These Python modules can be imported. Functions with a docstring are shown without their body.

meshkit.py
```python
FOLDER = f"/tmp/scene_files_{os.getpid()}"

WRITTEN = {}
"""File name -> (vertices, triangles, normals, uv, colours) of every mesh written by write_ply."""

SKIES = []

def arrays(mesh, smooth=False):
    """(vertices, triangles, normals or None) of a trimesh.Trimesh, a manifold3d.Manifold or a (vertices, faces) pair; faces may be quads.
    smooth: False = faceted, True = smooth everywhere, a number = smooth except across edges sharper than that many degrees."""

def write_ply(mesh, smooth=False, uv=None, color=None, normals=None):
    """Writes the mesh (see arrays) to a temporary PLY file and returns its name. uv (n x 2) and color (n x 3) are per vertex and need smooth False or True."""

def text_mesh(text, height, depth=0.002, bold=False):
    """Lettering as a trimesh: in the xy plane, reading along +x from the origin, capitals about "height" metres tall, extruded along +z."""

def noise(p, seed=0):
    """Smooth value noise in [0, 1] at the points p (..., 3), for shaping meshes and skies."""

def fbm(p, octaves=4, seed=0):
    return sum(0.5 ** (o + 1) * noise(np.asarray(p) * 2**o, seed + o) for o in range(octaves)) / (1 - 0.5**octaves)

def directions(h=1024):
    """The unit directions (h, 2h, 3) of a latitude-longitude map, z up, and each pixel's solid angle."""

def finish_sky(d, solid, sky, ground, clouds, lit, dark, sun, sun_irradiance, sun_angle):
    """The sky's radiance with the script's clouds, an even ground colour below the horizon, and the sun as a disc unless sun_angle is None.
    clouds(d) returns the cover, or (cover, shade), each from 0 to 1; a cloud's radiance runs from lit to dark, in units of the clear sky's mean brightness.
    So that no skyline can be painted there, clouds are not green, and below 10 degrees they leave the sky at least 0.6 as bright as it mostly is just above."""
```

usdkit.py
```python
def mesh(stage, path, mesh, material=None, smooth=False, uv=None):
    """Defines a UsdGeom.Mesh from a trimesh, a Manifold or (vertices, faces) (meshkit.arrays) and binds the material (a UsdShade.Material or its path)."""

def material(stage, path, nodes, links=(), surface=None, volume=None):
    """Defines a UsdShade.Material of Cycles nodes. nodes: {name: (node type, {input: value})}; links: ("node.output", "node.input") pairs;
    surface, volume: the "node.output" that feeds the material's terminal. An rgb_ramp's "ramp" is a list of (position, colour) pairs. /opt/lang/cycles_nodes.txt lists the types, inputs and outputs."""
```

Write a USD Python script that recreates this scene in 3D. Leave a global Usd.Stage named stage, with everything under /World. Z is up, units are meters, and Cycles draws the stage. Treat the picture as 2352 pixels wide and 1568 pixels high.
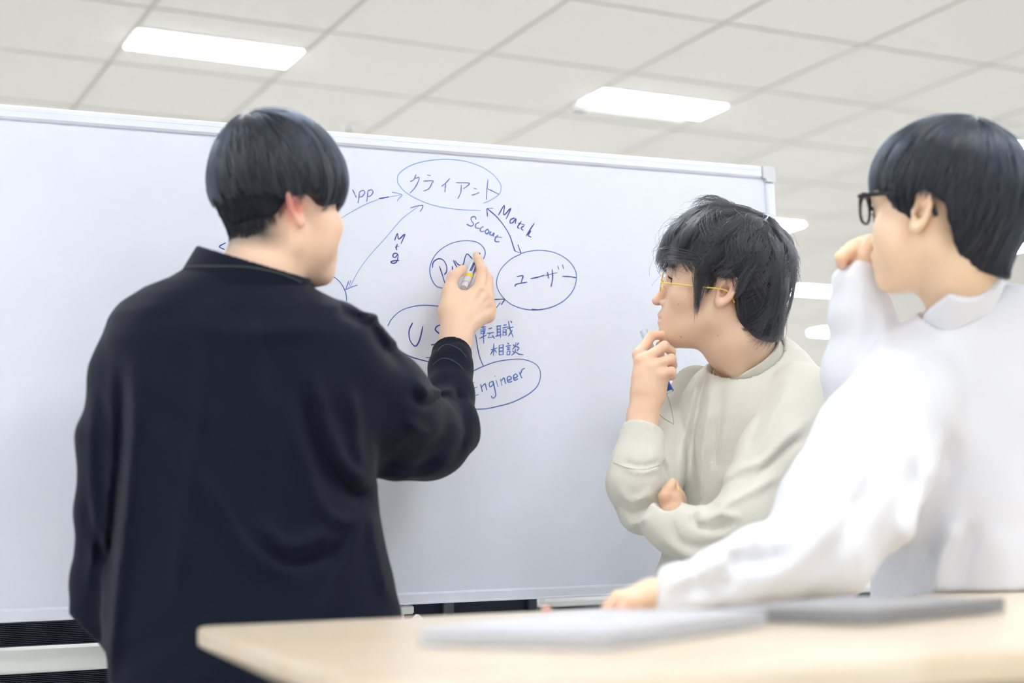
import math, random
import numpy as np, trimesh, manifold3d, usdkit, meshkit
from pxr import Usd, UsdGeom, UsdLux, UsdShade, Gf, Sdf, Vt

stage = Usd.Stage.CreateInMemory()
UsdGeom.SetStageUpAxis(stage, 'Z'); UsdGeom.SetStageMetersPerUnit(stage, 1.0)
UsdGeom.Xform.Define(stage, '/World'); UsdGeom.Scope.Define(stage, '/World/Looks')

# ------------------------------------------------------------------ camera, light, exposure
FPX = 3472.5                                   # focal length in pixels of the 2352 wide frame
CAM = np.array([0, 0, 1.0])
FW = np.array([0, .99169, .12861]); RT = np.array([.99964, .00347, -.02678]); DN = np.array([-.02701, .12857, -.99133])
EXPOSURE = 0.07
LAMP_STRENGTH = 44.0
FOCUS, FSTOP = 2.88, 1.9
cam = UsdGeom.Camera.Define(stage, '/World/camera')
M4 = np.eye(4); M4[0, :3] = RT; M4[1, :3] = -DN; M4[2, :3] = -FW; M4[3, :3] = CAM
cam.AddTransformOp().Set(Gf.Matrix4d(*[float(x) for x in M4.ravel()]))
cam.CreateHorizontalApertureAttr(36.0); cam.CreateVerticalApertureAttr(24.0)
cam.CreateFocalLengthAttr(36.0 * FPX / 2352)
cam.CreateFStopAttr(FSTOP); cam.CreateFocusDistanceAttr(FOCUS)
cam.CreateExposureAttr(EXPOSURE)
dome = UsdLux.DomeLight.Define(stage, '/World/night_sky'); dome.CreateIntensityAttr(0.02); dome.CreateColorAttr(Gf.Vec3f(.5, .6, .8))

# ------------------------------------------------------------------ helpers
def ray(px, py): return FW + RT * (px - 1176) / FPX + DN * (py - 784) / FPX
def at(px, py, Y):
    d = ray(px, py); return CAM + d * (Y / d[1])
def onz(px, py, z):
    d = ray(px, py); return CAM + d * ((z - CAM[2]) / d[2])
def pix(P):
    v = np.asarray(P) - CAM; w = v @ FW
    return 1176 + FPX * (v @ RT) / w, 784 + FPX * (v @ DN) / w
used = {}
def numbered(parent, name):
    k = (parent, name); n = used.get(k, 0); used[k] = n + 1
    return f'{parent}/{name}' + (f'_{n:03d}' if n else '')
def tag(prim, label=None, cat=None, group=None, kind=None):
    for k, v in (('label', label), ('category', cat), ('group', group), ('kind', kind)):
        if v: prim.SetCustomDataByKey(k, v)
    return prim
def thing(name, label=None, cat=None, loc=(0, 0, 0), rotz=0., group=None, kind=None):
    x = UsdGeom.Xform.Define(stage, numbered('/World', name))
    x.AddTranslateOp().Set(Gf.Vec3d(*map(float, loc))); x.AddRotateZOp().Set(float(rotz))
    return tag(x.GetPrim(), label, cat, group, kind)
def obj(name, mesh, material, parent=None, smooth=False, label=None, cat=None, group=None, kind=None):
    """One Mesh prim; world points unless the parent Xform has been moved."""
    path = numbered(str(parent.GetPath()) if parent else '/World', name)
    m = usdkit.mesh(stage, path, mesh, material, smooth)
    return tag(m.GetPrim(), label, cat, group, kind)
def part(name, mesh, material, parent, smooth=False, label=None, kind=None):
    """A part given in world points under a thing that stands at its own base."""
    T = UsdGeom.Xformable(parent).ComputeLocalToWorldTransform(Usd.TimeCode.Default())
    inv = np.array(T.GetInverse())
    v, f, n = meshkit.arrays(mesh, False)
    v = v @ inv[:3, :3] + inv[3, :3]
    return obj(name, (v, f), material, parent, smooth, label, None, None, kind)
def cat(*ms): return trimesh.util.concatenate([m for m in ms])
def box(size, center=(0, 0, 0), axes=None, bevel=0):
    sx, sy, sz = size
    if bevel:
        b = bevel; h = np.array(size) / 2
        pts = [np.array([sx_, sy_, sz_]) * (h - b * e) for sx_ in (-1, 1) for sy_ in (-1, 1) for sz_ in (-1, 1) for e in np.array([[0, 1, 1], [1, 0, 1], [1, 1, 0]])]
        m = trimesh.Trimesh(np.array(pts)).convex_hull
    else:
        m = trimesh.creation.box(size)
    if axes is not None:
        R = np.eye(4); R[:3, :3] = np.array(axes).T; m.apply_transform(R)
    m.apply_translation(center); return m
def tube(pts, r, n=10, caps=True):
    """Round tube along pts, radius r or one radius per point."""
    P = np.asarray(pts, float); r = np.broadcast_to(np.asarray(r, float), (len(P),))
    T = np.gradient(P, axis=0); T /= np.linalg.norm(T, axis=1, keepdims=True) + 1e-12
    u = np.cross(T[0], [0.3, 0.2, 0.9]); u /= np.linalg.norm(u); V = []
    a = np.linspace(0, 2 * np.pi, n, endpoint=False)
    for p, t, rr in zip(P, T, r):
        u = u - t * (u @ t); u /= np.linalg.norm(u); w = np.cross(t, u)
        V.append(p + rr * (np.cos(a)[:, None] * u + np.sin(a)[:, None] * w))
    k = len(P); V = np.vstack(V + [P[:1], P[-1:]]); F = []
    for i in range(k - 1):
        for j in range(n):
            a0, b0 = i * n + j, i * n + (j + 1) % n
            F += [[a0, b0, b0 + n], [a0, b0 + n, a0 + n]]
    for j in range(n):
        F += [[k * n, (j + 1) % n, j], [k * n + 1, (k - 1) * n + j, (k - 1) * n + (j + 1) % n]]
    return trimesh.Trimesh(V, np.array(F), process=False)
def spline(pts, n=6):
    """Catmull-Rom through pts."""
    P = np.asarray(pts, float)
    if len(P) < 3: return P
    Q = np.vstack([2 * P[0] - P[1], P, 2 * P[-1] - P[-2]]); out = []
    for i in range(len(P) - 1):
        a, b, c, d = Q[i:i + 4]
        for t in np.linspace(0, 1, n, endpoint=False):
            out.append(.5 * (2 * b + (c - a) * t + (2 * a - 5 * b + 4 * c - d) * t * t + (3 * b - a - 3 * c + d) * t ** 3))
    return np.array(out + [P[-1]])
def lin(*c):
    c = np.array(c, float) / 255
    return tuple(np.where(c <= .04045, c / 12.92, ((c + .055) / 1.055) ** 2.4))
def mat(name, color, rough=.5, bump=None, vary=None, **kw):
    """Principled material; bump = (scale, strength, distance) noise; vary = (scale, other colour, amount) noise mottling. Object coordinates."""
    n = {'p': ('principled_bsdf', {'base_color': color, 'roughness': rough, **kw})}; l = []
    if bump or vary: n['g'] = ('geometry', {})
    if bump:
        n['bn'] = ('noise_texture', {'scale': bump[0], 'detail': 3.0}); n['b'] = ('bump', {'strength': bump[1], 'distance': bump[2]})
        l += [('g.position', 'bn.vector'), ('bn.fac', 'b.height'), ('b.normal', 'p.normal')]
    if vary:
        n['vn'] = ('noise_texture', {'scale': vary[0], 'detail': 4.0}); n['vr'] = ('rgb_ramp', {'ramp': [(.3, color), (.7, vary[1])]})
        l += [('g.position', 'vn.vector'), ('vn.fac', 'vr.fac'), ('vr.color', 'p.base_color')]
    return usdkit.material(stage, '/World/Looks/' + name, n, l, surface='p.BSDF')
# ------------------------------------------------------------------ the room: ceiling grid, lamps, floor, walls
CEIL_Z = 2.712; CELL = .6; YAW = math.radians(27.3973)
GO = np.array([-1.38268, 3.84659, CEIL_Z])
E1 = np.array([math.cos(YAW), math.sin(YAW), 0]); E2 = np.array([-math.sin(YAW), math.cos(YAW), 0]); E3 = np.array([0, 0, 1.])
GAX = [E1, E2, E3]
def grid(i, j, z=0.): return GO + E1 * i * CELL + E2 * j * CELL + E3 * z
M_panel = mat('ceiling_panel', (.625, .608, .568), .9, bump=(260, .12, .002))
M_panel2 = mat('ceiling_panel_b', (.612, .595, .556), .9, bump=(240, .12, .002))
M_bar = mat('ceiling_bar', (.43, .425, .37), .7)
M_white = mat('white_paint', (.82, .82, .80), .6)
M_wall = mat('wall_paint', (.84, .84, .83), .8, bump=(90, .05, .002))
M_floor = mat('pale_floor', (.80, .795, .78), .6, bump=(300, .1, .002), vary=(40, (.76, .755, .74), 1))
M_lampframe = mat('lamp_frame', (.86, .86, .85), .4)
M_diff = usdkit.material(stage, '/World/Looks/lamp_diffuser', {'e': ('emission', {'color': (.945, .972, 1.0), 'strength': LAMP_STRENGTH})}, [], surface='e.emission')
M_dark = mat('dark_gap', (.10, .10, .09), .8)
I0, I1, J0, J1 = -6, 20, -10, 24
ceil = thing('ceiling', None, None, kind='structure')
mid = grid((I0 + I1) / 2, (J0 + J1) / 2)
obj('ceiling_bar', box(((I1 - I0) * CELL, (J1 - J0) * CELL, .02), mid + E3 * .014, GAX), M_bar, ceil)
lamps = [(i, j) for i in range(-5, 20, 3) for j in (-7.5, -4.5, -1.5, 1.5, 4.5, 7.5, 10.5, 13.5, 16.5, 19.5)]
def inview(c, m=60):
    x, y = pix(c); return (c - CAM) @ FW > 1 and -m < x < 2352 + m and -m < y < 1000
lamps = [(i, j) for i, j in lamps if inview(grid(i + .5, j), 260) or np.linalg.norm(grid(i + .5, j) - CAM) < 8.5]
lampcells = {(i, int(math.floor(j))) for i, j in lamps}
far = []
rng = random.Random(3)
cells = []
for i in range(I0, I1):
    for j in range(J0, J1):
        c = grid(i + .5, j + .5)
        x, y = pix(c); vis = (c - CAM) @ FW > 1 and -300 < x < 2650 and -350 < y < 900
        cells.append((not vis, np.linalg.norm(c - CAM), i, j))
cells.sort()
for k, (out, dist, i, j) in enumerate(cells):
    g = .018
    subs = [(0, 1)]
    if (i, j) in lampcells: subs = [(0, .335), (.695, 1)]
    for a, b in subs:
        m = box((CELL - g, (b - a) * CELL - g, .012), grid(i + .5, j + (a + b) / 2, .006 + rng.uniform(-.0006, .0006)), GAX)
        if not out and k < 230: obj('ceiling_panel', m, rng.choice([M_panel, M_panel2]), ceil)
        else: far.append(m)
obj('ceiling_panel', cat(*far), M_panel, ceil, kind='stuff')
# recessed lamps: one built, the others refer to it
SEEN = {(1, 1.5): 'long bright recessed ceiling lamp above the man in black', (4, 1.5): 'bright recessed ceiling lamp above the right half of the whiteboard',
        (7, 4.5): 'recessed ceiling lamp cut off by the right edge of the whiteboard', (10, 7.5): 'recessed ceiling lamp right behind the tousled head of the man in beige',
        (13, 10.5): 'small far ceiling lamp just above the shoulder of the man in beige', (7, 1.5): 'upper ceiling lamp at the right picture edge, beside the hair',
        (10, 4.5): 'recessed ceiling lamp at the right picture edge behind the nape of the person in white'}
first = None
for i, j in lamps:
    loc = grid(i + .5, j + .02)
    lab = SEEN.get((i, j)); grp = None
    if not lab: lab, grp = 'recessed ceiling lamp over the part of the office outside the picture', 'ceiling lamps outside the picture'
    t = thing('ceiling_lamp', lab, 'lamp', loc, math.degrees(YAW), grp or 'recessed ceiling lamps')
    if first is None:
        first = t
        L, W = .578, .192
        obj('diffuser', box((L, W, .008), (0, 0, -.004), bevel=.0035), M_diff, t)
        fr = [box((L + .016, .008, .012), (0, s * (W / 2 + .004), .002)) for s in (-1, 1)] + [box((.008, W, .012), (s * (L / 2 + .004), 0, .002)) for s in (-1, 1)]
        obj('frame', cat(*fr), M_lampframe, t)
    else:
        t.GetReferences().AddInternalReference(first.GetPath()); t.SetInstanceable(True)
# line vent beside the second lamp, sprinkler, loudspeaker
t = thing('air_vent', 'narrow line air vent in the ceiling beside the middle lamp', 'vent', grid(4.46, 1.80), math.degrees(YAW))
obj('slot', box((.50, .034, .004), (0, 0, -.001)), M_bar, t); obj('frame', cat(box((.53, .008, .010), (0, .022, -.004)), box((.53, .008, .010), (0, -.022, -.004)), box((.012, .044, .010), (-.259, 0, -.004)), box((.012, .044, .010), (.259, 0, -.004))), M_white, t)
obj('gap_block', box((.05, .02, .012), (-.225, 0, -.006)), M_dark, t, label='dark block standing in for the dark gap at the slot end')  # block painted dark in place of the shaded recess beside the lamp
t = thing('fire_sprinkler', 'small dark fire sprinkler under the ceiling, beside the black-haired man\'s head', 'sprinkler', grid(2.82, 2.80))
M_brass = mat('brass', (.35, .33, .22), .4, metallic=.6)
obj('stem', tube([(0, 0, 0), (0, 0, -.03)], .006, 8), M_brass, t); obj('deflector', tube([(0, 0, -.03), (0, 0, -.034)], .016, 12), M_brass, t); obj('escutcheon', tube([(0, 0, 0), (0, 0, -.006)], .03, 16), M_white, t)
t = thing('ceiling_speaker', 'round perforated loudspeaker flush in the ceiling near the right picture edge', 'speaker', grid(7.52, 1.17))
obj('grille', tube([(0, 0, .002), (0, 0, -.005)], .10, 32), M_lampframe, t)
hs = [tube([(x * .012 + (y % 2) * .006, y * .0105, -.0045), (x * .012 + (y % 2) * .006, y * .0105, -.0056)], .0035, 5) for x in range(-8, 9) for y in range(-9, 10) if math.hypot(x * .012, y * .0105) < .088]
obj('perforation', cat(*hs), M_dark, t, kind='stuff')
# shell; unseen front and left walls pulled in close to bounce fill light
obj('floor', box(((I1 - I0) * CELL, (J1 - J0) * CELL, .05), mid * [1, 1, 0] - E3 * .025, GAX), M_floor, kind='structure')
W, D = (I1 - I0) * CELL, (J1 - J0) * CELL
for nm, off, sz in (('wall_back', E2 * D / 2, (W, .1, CEIL_Z + .1)), ('wall_front', -E2 * D / 2, (W, .1, CEIL_Z + .1)), ('wall_left', -E1 * W / 2, (.1, D, CEIL_Z + .1)), ('wall_right', E1 * W / 2, (.1, D, CEIL_Z + .1))):
    obj(nm, box(sz, mid * [1, 1, 0] + off + E3 * (CEIL_Z / 2 + .03), GAX), M_wall, kind='structure')
# ------------------------------------------------------------------ whiteboard on its stand, with the marker diagram
BTH = math.radians(23); BU = np.array([math.cos(BTH), math.sin(BTH), 0]); BN = np.array([BU[1], -BU[0], 0])      # BN faces the camera
BO = np.array([-.894, 2.594, 0]); BAX = [BU, -BN, E3]
BZ0, BZ1, BS1 = .881, 1.783, 1.598
BS0 = BS1 - 1.83
def bd(s, z, n=0.): return BO + BU * s + E3 * z + BN * n
def onboard(px, py, n=0.):
    d = ray(px, py); P0 = BO + BN * n
    return CAM + d * (((P0 - CAM) @ BN) / (d @ BN))
M_board = mat('board_enamel', (.735, .768, .86), .42, specular_ior_level=.14)
M_frame = mat('board_frame', (.78, .81, .89), .5, specular_ior_level=.25)
M_cap = mat('board_cap', (.62, .64, .66), .45)
M_stand = mat('stand_paint', (.78, .79, .77), .45)
wb = thing('whiteboard', 'large white board with a blue marker diagram, standing behind the two men', 'whiteboard', (BO + BU * .7) * [1, 1, 0])
FWD = .026
part('writing_surface', box((BS1 - BS0 - .03, .012, BZ1 - BZ0 - .03), bd((BS0 + BS1) / 2, (BZ0 + BZ1) / 2, -.006), BAX), M_board, wb)
def rail(a, b, z0, z1):
    w, h = b - a, z1 - z0
    core = box((w, .026, h), bd((a + b) / 2, (z0 + z1) / 2, -.005), BAX, bevel=.004)
    lip = box((w if w > h else .0014, .002, h if h > w else .0014), bd((a + b) / 2, (z0 + z1) / 2 + (.003 if w > h else 0), .0076), BAX)
    return cat(core, lip)
CC = .030
part('frame_rail', rail(BS0 + CC, BS1 - CC, BZ1 - .026, BZ1), M_frame, wb)
bot = rail(BS0 + CC, BS1 - CC, BZ0, BZ0 + .022)
part('frame_rail', cat(bot, box((BS1 - BS0 - 2 * CC, .012, .004), bd((BS0 + BS1) / 2, BZ0 + .002, .012), BAX, bevel=.001)), M_frame, wb)
part('frame_rail', rail(BS1 - .022, BS1, BZ0 + CC, BZ1 - CC - .004), M_frame, wb)
part('frame_rail', rail(BS0, BS0 + .022, BZ0 + CC, BZ1 - CC), M_frame, wb)
from shapely.geometry import Polygon, box as sbox
def corner(s, z, sx, sz):
    o = sbox(0, 0, .031, .034).union(sbox(0, 0, .031, .034))
    o = sbox(-.004, -.004, .027, .030).buffer(.004).intersection(sbox(0, 0, .032, .035))
    o = sbox(.008, .008, .06, .06).buffer(.008).intersection(sbox(0, 0, .031, .034)).difference(sbox(.030, .034, .06, .06).buffer(.008))
    m = trimesh.creation.extrude_polygon(o, .030, engine='earcut')
    v = m.vertices
    w = np.array([bd(s + sx * x, z + sz * y, q - .019) for x, y, q in v])
    f = m.faces if sx * sz < 0 else m.faces[:, ::-1]
    return trimesh.Trimesh(w, f, process=False)
for s, z, a, b in ((BS1, BZ1, -1, -1), (BS1, BZ0, -1, 1), (BS0, BZ1, 1, -1), (BS0, BZ0, 1, 1)):
    part('corner_cap', corner(s, z, a, b), M_cap, wb, label='grey plastic corner cap')
gap = M_dark
# stand: end posts with castor feet, crossbar under the board, catch in the middle
sc = .738
part('crossbar', box((BS1 - BS0 + .06, .03, .044), bd((BS0 + BS1) / 2, .813, -.05), BAX, bevel=.004), M_stand, wb)
part('catch', cat(box((.03, .04, .016), bd(sc, BZ0 - .010, -.01), BAX, bevel=.003), box((.014, .02, .12), bd(sc - .008, BZ0 - .06, -.012), BAX), box((.012, .02, .06), bd(sc + .012, BZ0 - .045, -.012), [(BU * .7 - E3 * .7), -BN, (BU * .7 + E3 * .7)])), M_stand, wb)
for s in (BS0 - .03, BS1 + .03):
    z1 = 1.33
    part('post', box((.03, .04, z1 - .08), bd(s, .08 + (z1 - .08) / 2, -.05), BAX, bevel=.004), M_stand, wb)
    part('pivot', tube([bd(s, 1.33, -.03), bd(s + (.03 if s < 0 else -.03), 1.33, -.006)], .012, 10), M_stand, wb)
    part('foot', box((.04, .50, .035), bd(s, .082, -.05), BAX, bevel=.005), M_stand, wb)
    for q in (-.22, .22):
        part('castor', cat(tube([bd(s - .012, .03, -.05 + q), bd(s + .012, .03, -.05 + q)], .03, 14), box((.03, .03, .03), bd(s, .058, -.05 + q), BAX)), M_dark, wb, label='dark castor')
INK = {'d': mat('ink_navy', (.055, .065, .32), .4), 'm': mat('ink_blue', (.10, .19, .50), .4), 'l': mat('ink_pale_blue', (.30, .45, .76), .4), 'p': mat('ink_violet', (.19, .20, .52), .4)}
def c3(*q): return [(750 + x / 2.5286, 340 + y / 2.5286) for x, y in q]
def ch(*q): return [(980 + x / 5.228, 560 + y / 5.228) for x, y in q]
def ribbon(P, w, t=.0004):
    """Flat marker stroke lying on the board."""
    P = np.asarray(P, float); T = np.gradient(P, axis=0); T /= np.linalg.norm(T, axis=1, keepdims=True) + 1e-9
    S = np.cross(T, BN); a = np.linspace(0, 1, len(P))
    wid = (w / 2 * (1 + .16 * np.sin(a * 9 + len(P))) * np.clip(np.minimum(a, 1 - a) * len(P) * .5 + .55, 0, 1))[:, None]
    V = np.vstack([P - S * wid, P + S * wid, P + S * wid * .8 + BN * t, P - S * wid * .8 + BN * t]); n = len(P); F = []
    for i in range(n - 1):
        for a_, b_ in ((0, 1), (1, 2), (2, 3), (3, 0)):
            p, q = a_ * n + i, b_ * n + i
            F += [[p, p + 1, q + 1], [p, q + 1, q]]
    F += [[0, n, 2 * n], [0, 2 * n, 3 * n], [n - 1, 3 * n - 1, 2 * n - 1], [n - 1, 4 * n - 1, 3 * n - 1]]
    return trimesh.Trimesh(V, np.array(F), process=False)
def ink(name, label, col, strokes, w=2.9, sharp=False):
    ms = []
    for s in strokes:
        q = np.array(s) if sharp else spline(s, 5)
        if sharp and len(q) < 3: q = np.linspace(q[0], q[-1], 4)
        ms.append(ribbon([onboard(x, y, .0003) for x, y in q], w * .00083))
    part(name, cat(*ms), INK[col], wb, label=label)
W = 'ink_lettering'; C = 'ink_circle'; A = 'ink_arrow'
ink(C, 'ellipse round the top word', 'l', [c3((895, 362), (740, 353), (600, 325), (480, 270), (425, 218), (412, 180), (425, 145), (480, 105), (560, 78), (680, 64), (800, 75), (900, 108), (970, 155), (1008, 205), (1014, 235), (1000, 270), (950, 303), (912, 320))], 2.4)
ink(W, 'word クライアント', 'p', [c3((520, 152), (508, 182), (485, 195)), c3((515, 175), (538, 171), (530, 200), (510, 235), (483, 262)),
    c3((585, 155), (606, 160)), c3((563, 191), (617, 190), (612, 205), (595, 235), (563, 250)), c3((717, 175), (695, 200), (668, 222)), c3((692, 203), (690, 230), (688, 256)),
    c3((750, 201), (828, 203), (815, 222), (795, 236)), c3((783, 212), (780, 255), (763, 293)), c3((855, 232), (873, 238)), c3((842, 274), (862, 268), (887, 258)), c3((938, 182), (932, 240), (929, 300)), c3((935, 236), (970, 252), (1003, 270))], 2.6)
ink(W, 'word App', 'p', [c3((150, 240), (162, 262), (173, 288)), c3((190, 256), (188, 290), (183, 320)), c3((190, 256), (212, 245), (222, 258), (208, 280), (188, 285)), c3((240, 252), (238, 280), (233, 312)), c3((238, 250), (260, 241), (270, 256), (256, 276), (238, 282))], 2.7)
ink(A, None, 'l', [c3((60, 425), (90, 403), (180, 350), (240, 320), (300, 297))], 2.0)
ink(A, None, 'l', [c3((362, 283), (438, 270)), c3((380, 255), (415, 262), (440, 272), (422, 290), (410, 308))], 2.4)
ink(A, None, 'd', [c3((303, 293), (335, 288), (362, 283))], 2.6)
ink(A, None, 'l', [c3((535, 338), (440, 410), (340, 525), (250, 625), (190, 705), (155, 770), (138, 803))], 2.0)
ink(A, None, 'p', [c3((485, 348), (525, 336), (562, 331)), c3((562, 331), (556, 350), (543, 369)), c3((130, 770), (120, 798), (110, 824)), c3((110, 824), (140, 808), (180, 795)), c3((140, 768), (132, 800))], 2.3)
ink(W, 'vertical word Mtg', 'd', [c3((395, 536), (412, 496), (420, 528), (455, 500), (432, 556)), c3((412, 556), (404, 580), (410, 592)), c3((398, 575), (422, 568)), c3((412, 612), (392, 612), (385, 628), (400, 634), (414, 616), (414, 640), (404, 664), (384, 668), (374, 660), (395, 654), (422, 652))], 2.8)
ink(C, 'part of an ellipse beside the man\'s shoulder', 'm', [c3((-15, 722), (20, 735), (60, 760), (92, 797), (113, 845), (117, 890))], 2.2)
ink(W, 'word Match', 'd', [c3((998, 390), (1033, 332), (1030, 388), (1070, 350), (1043, 412)), c3((1093, 405), (1070, 415), (1066, 434), (1082, 432), (1100, 410), (1096, 440)), c3((1132, 424), (1110, 458), (1120, 466)), c3((1112, 434), (1152, 446)), c3((1148, 450), (1131, 464), (1142, 478)), c3((1207, 436), (1182, 474), (1160, 510)), c3((1168, 490), (1186, 480), (1172, 506), (1189, 517))], 2.9)
ink(W, 'word Sccout', 'p', [c3((868, 415), (862, 398), (842, 402), (842, 422), (855, 440), (840, 452), (814, 441)), c3((886, 430), (866, 443), (868, 462), (888, 466)), c3((912, 454), (893, 468), (898, 484), (917, 481))], 2.9)
ink(W, None, 'm', [c3((937, 470), (922, 482), (928, 497), (943, 488), (938, 470)), c3((956, 484), (948, 500), (962, 505), (973, 493), (968, 513)), c3((996, 504), (978, 530), (985, 543), (1004, 543)), c3((975, 514), (1018, 518))], 3.3)
ink(A, None, 'd', [c3((935, 398), (933, 375), (931, 351)), c3((931, 351), (968, 349)), c3((935, 352), (985, 395), (1030, 450), (1065, 510), (1085, 570), (1098, 602)), c3((1087, 592), (1132, 613)), c3((1132, 613), (1122, 590), (1112, 560))], 2.5)
ink(C, 'ellipse round the right-hand word', 'm', [c3((1130, 615), (1070, 645), (1015, 700), (990, 760), (992, 810), (1020, 860), (1070, 905), (1140, 932), (1215, 940), (1300, 925), (1380, 885), (1435, 820), (1452, 745), (1435, 690), (1390, 640), (1320, 605), (1240, 593), (1170, 600), (1130, 612))], 2.4)
ink(C, None, 'd', [c3((1190, 935), (1225, 939), (1255, 935))], 3.0)
ink(W, 'word ユーザー', 'd', [c3((1105, 746), (1140, 741), (1136, 762), (1130, 785)), c3((1094, 804), (1104, 790), (1165, 778)), c3((1184, 758), (1225, 750), (1266, 738)), c3((1272, 740), (1340, 722)), c3((1282, 718), (1287, 738), (1290, 757)), c3((1311, 704), (1313, 760), (1303, 806)), c3((1343, 684), (1350, 706)), c3((1370, 677), (1377, 701)), c3((1368, 745), (1410, 746), (1450, 752))], 3.0)
ink(C, 'ellipse round the word under the hand', 'm', [c3((700, 815), (645, 805), (615, 770), (600, 715), (610, 660), (650, 600), (720, 555), (800, 537), (870, 545), (910, 575), (922, 610), (912, 645))], 2.3)
ink(W, 'word PdM', 'd', [ch((153, 265), (185, 360), (218, 470)), ch((70, 288), (80, 220), (140, 178), (200, 195), (238, 260), (240, 330), (212, 370)), ch((300, 310), (285, 350), (285, 400)), ch((308, 265), (310, 305), (300, 345)), ch((296, 318), (325, 315)), ch((318, 195), (345, 245), (372, 300)), ch((338, 198), (370, 238), (410, 260), (440, 245), (462, 160), (484, 120), (512, 138), (548, 178))], 2.6)
ink(C, 'ellipse round the two large capitals', 'm', [c3((355, 1035), (380, 990), (430, 945), (500, 920), (575, 912), (680, 920))], 2.4)
ink(C, None, 'd', [c3((400, 1165), (430, 1185), (500, 1215), (610, 1245))], 2.8)
ink(C, None, 'm', [c3((575, 1215), (600, 1216), (640, 1212))], 2.6)
ink(W, 'large capitals US', 'd', [c3((500, 1014), (480, 1060), (485, 1115), (515, 1150), (540, 1115), (560, 1033)), ch((205, 962), (130, 985), (105, 1030), (150, 1075), (180, 1110), (165, 1165), (110, 1200), (52, 1213))], 3.1)
ink(A, None, 'd', [ch((790, 684), (790, 668)), ch((790, 668), (865, 664), (942, 662)), ch((942, 662), (918, 695), (895, 730))], 2.8)
ink(A, None, 'm', [ch((770, 820), (840, 760), (885, 702))], 2.4)
ink('ink_line', None, 'd', [ch((587, 1085), (610, 1230), (640, 1370), (685, 1472))], 2.3)
ink(W, 'word 転職', 'm', [c3((893, 1041), (926, 1037)), c3((897, 1051), (921, 1048), (918, 1076), (897, 1078), (897, 1051)), c3((898, 1063), (919, 1061)), c3((888, 1106), (930, 1084)), c3((911, 1028), (913, 1135)),
    c3((940, 1050), (962, 1044)), c3((930, 1076), (973, 1070)), c3((951, 1074), (938, 1101), (970, 1095)), c3((962, 1085), (976, 1106)),
    c3((984, 1035), (1016, 1030)), c3((992, 1034), (992, 1090)), c3((1009, 1032), (1010, 1100)), c3((993, 1052), (1009, 1050)), c3((993, 1069), (1009, 1066)), c3((979, 1094), (1016, 1082)),
    c3((1025, 1029), (1046, 1025)), c3((1020, 1044), (1056, 1037)), c3((1025, 1055), (1043, 1053), (1043, 1085), (1025, 1087), (1025, 1055)), c3((1026, 1070), (1042, 1068)),
    c3((1056, 1004), (1066, 1050), (1084, 1097)), c3((1048, 1048), (1086, 1038)), c3((1080, 1056), (1056, 1092)), c3((1068, 1003), (1078, 1014))], 3.2, True)
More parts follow.
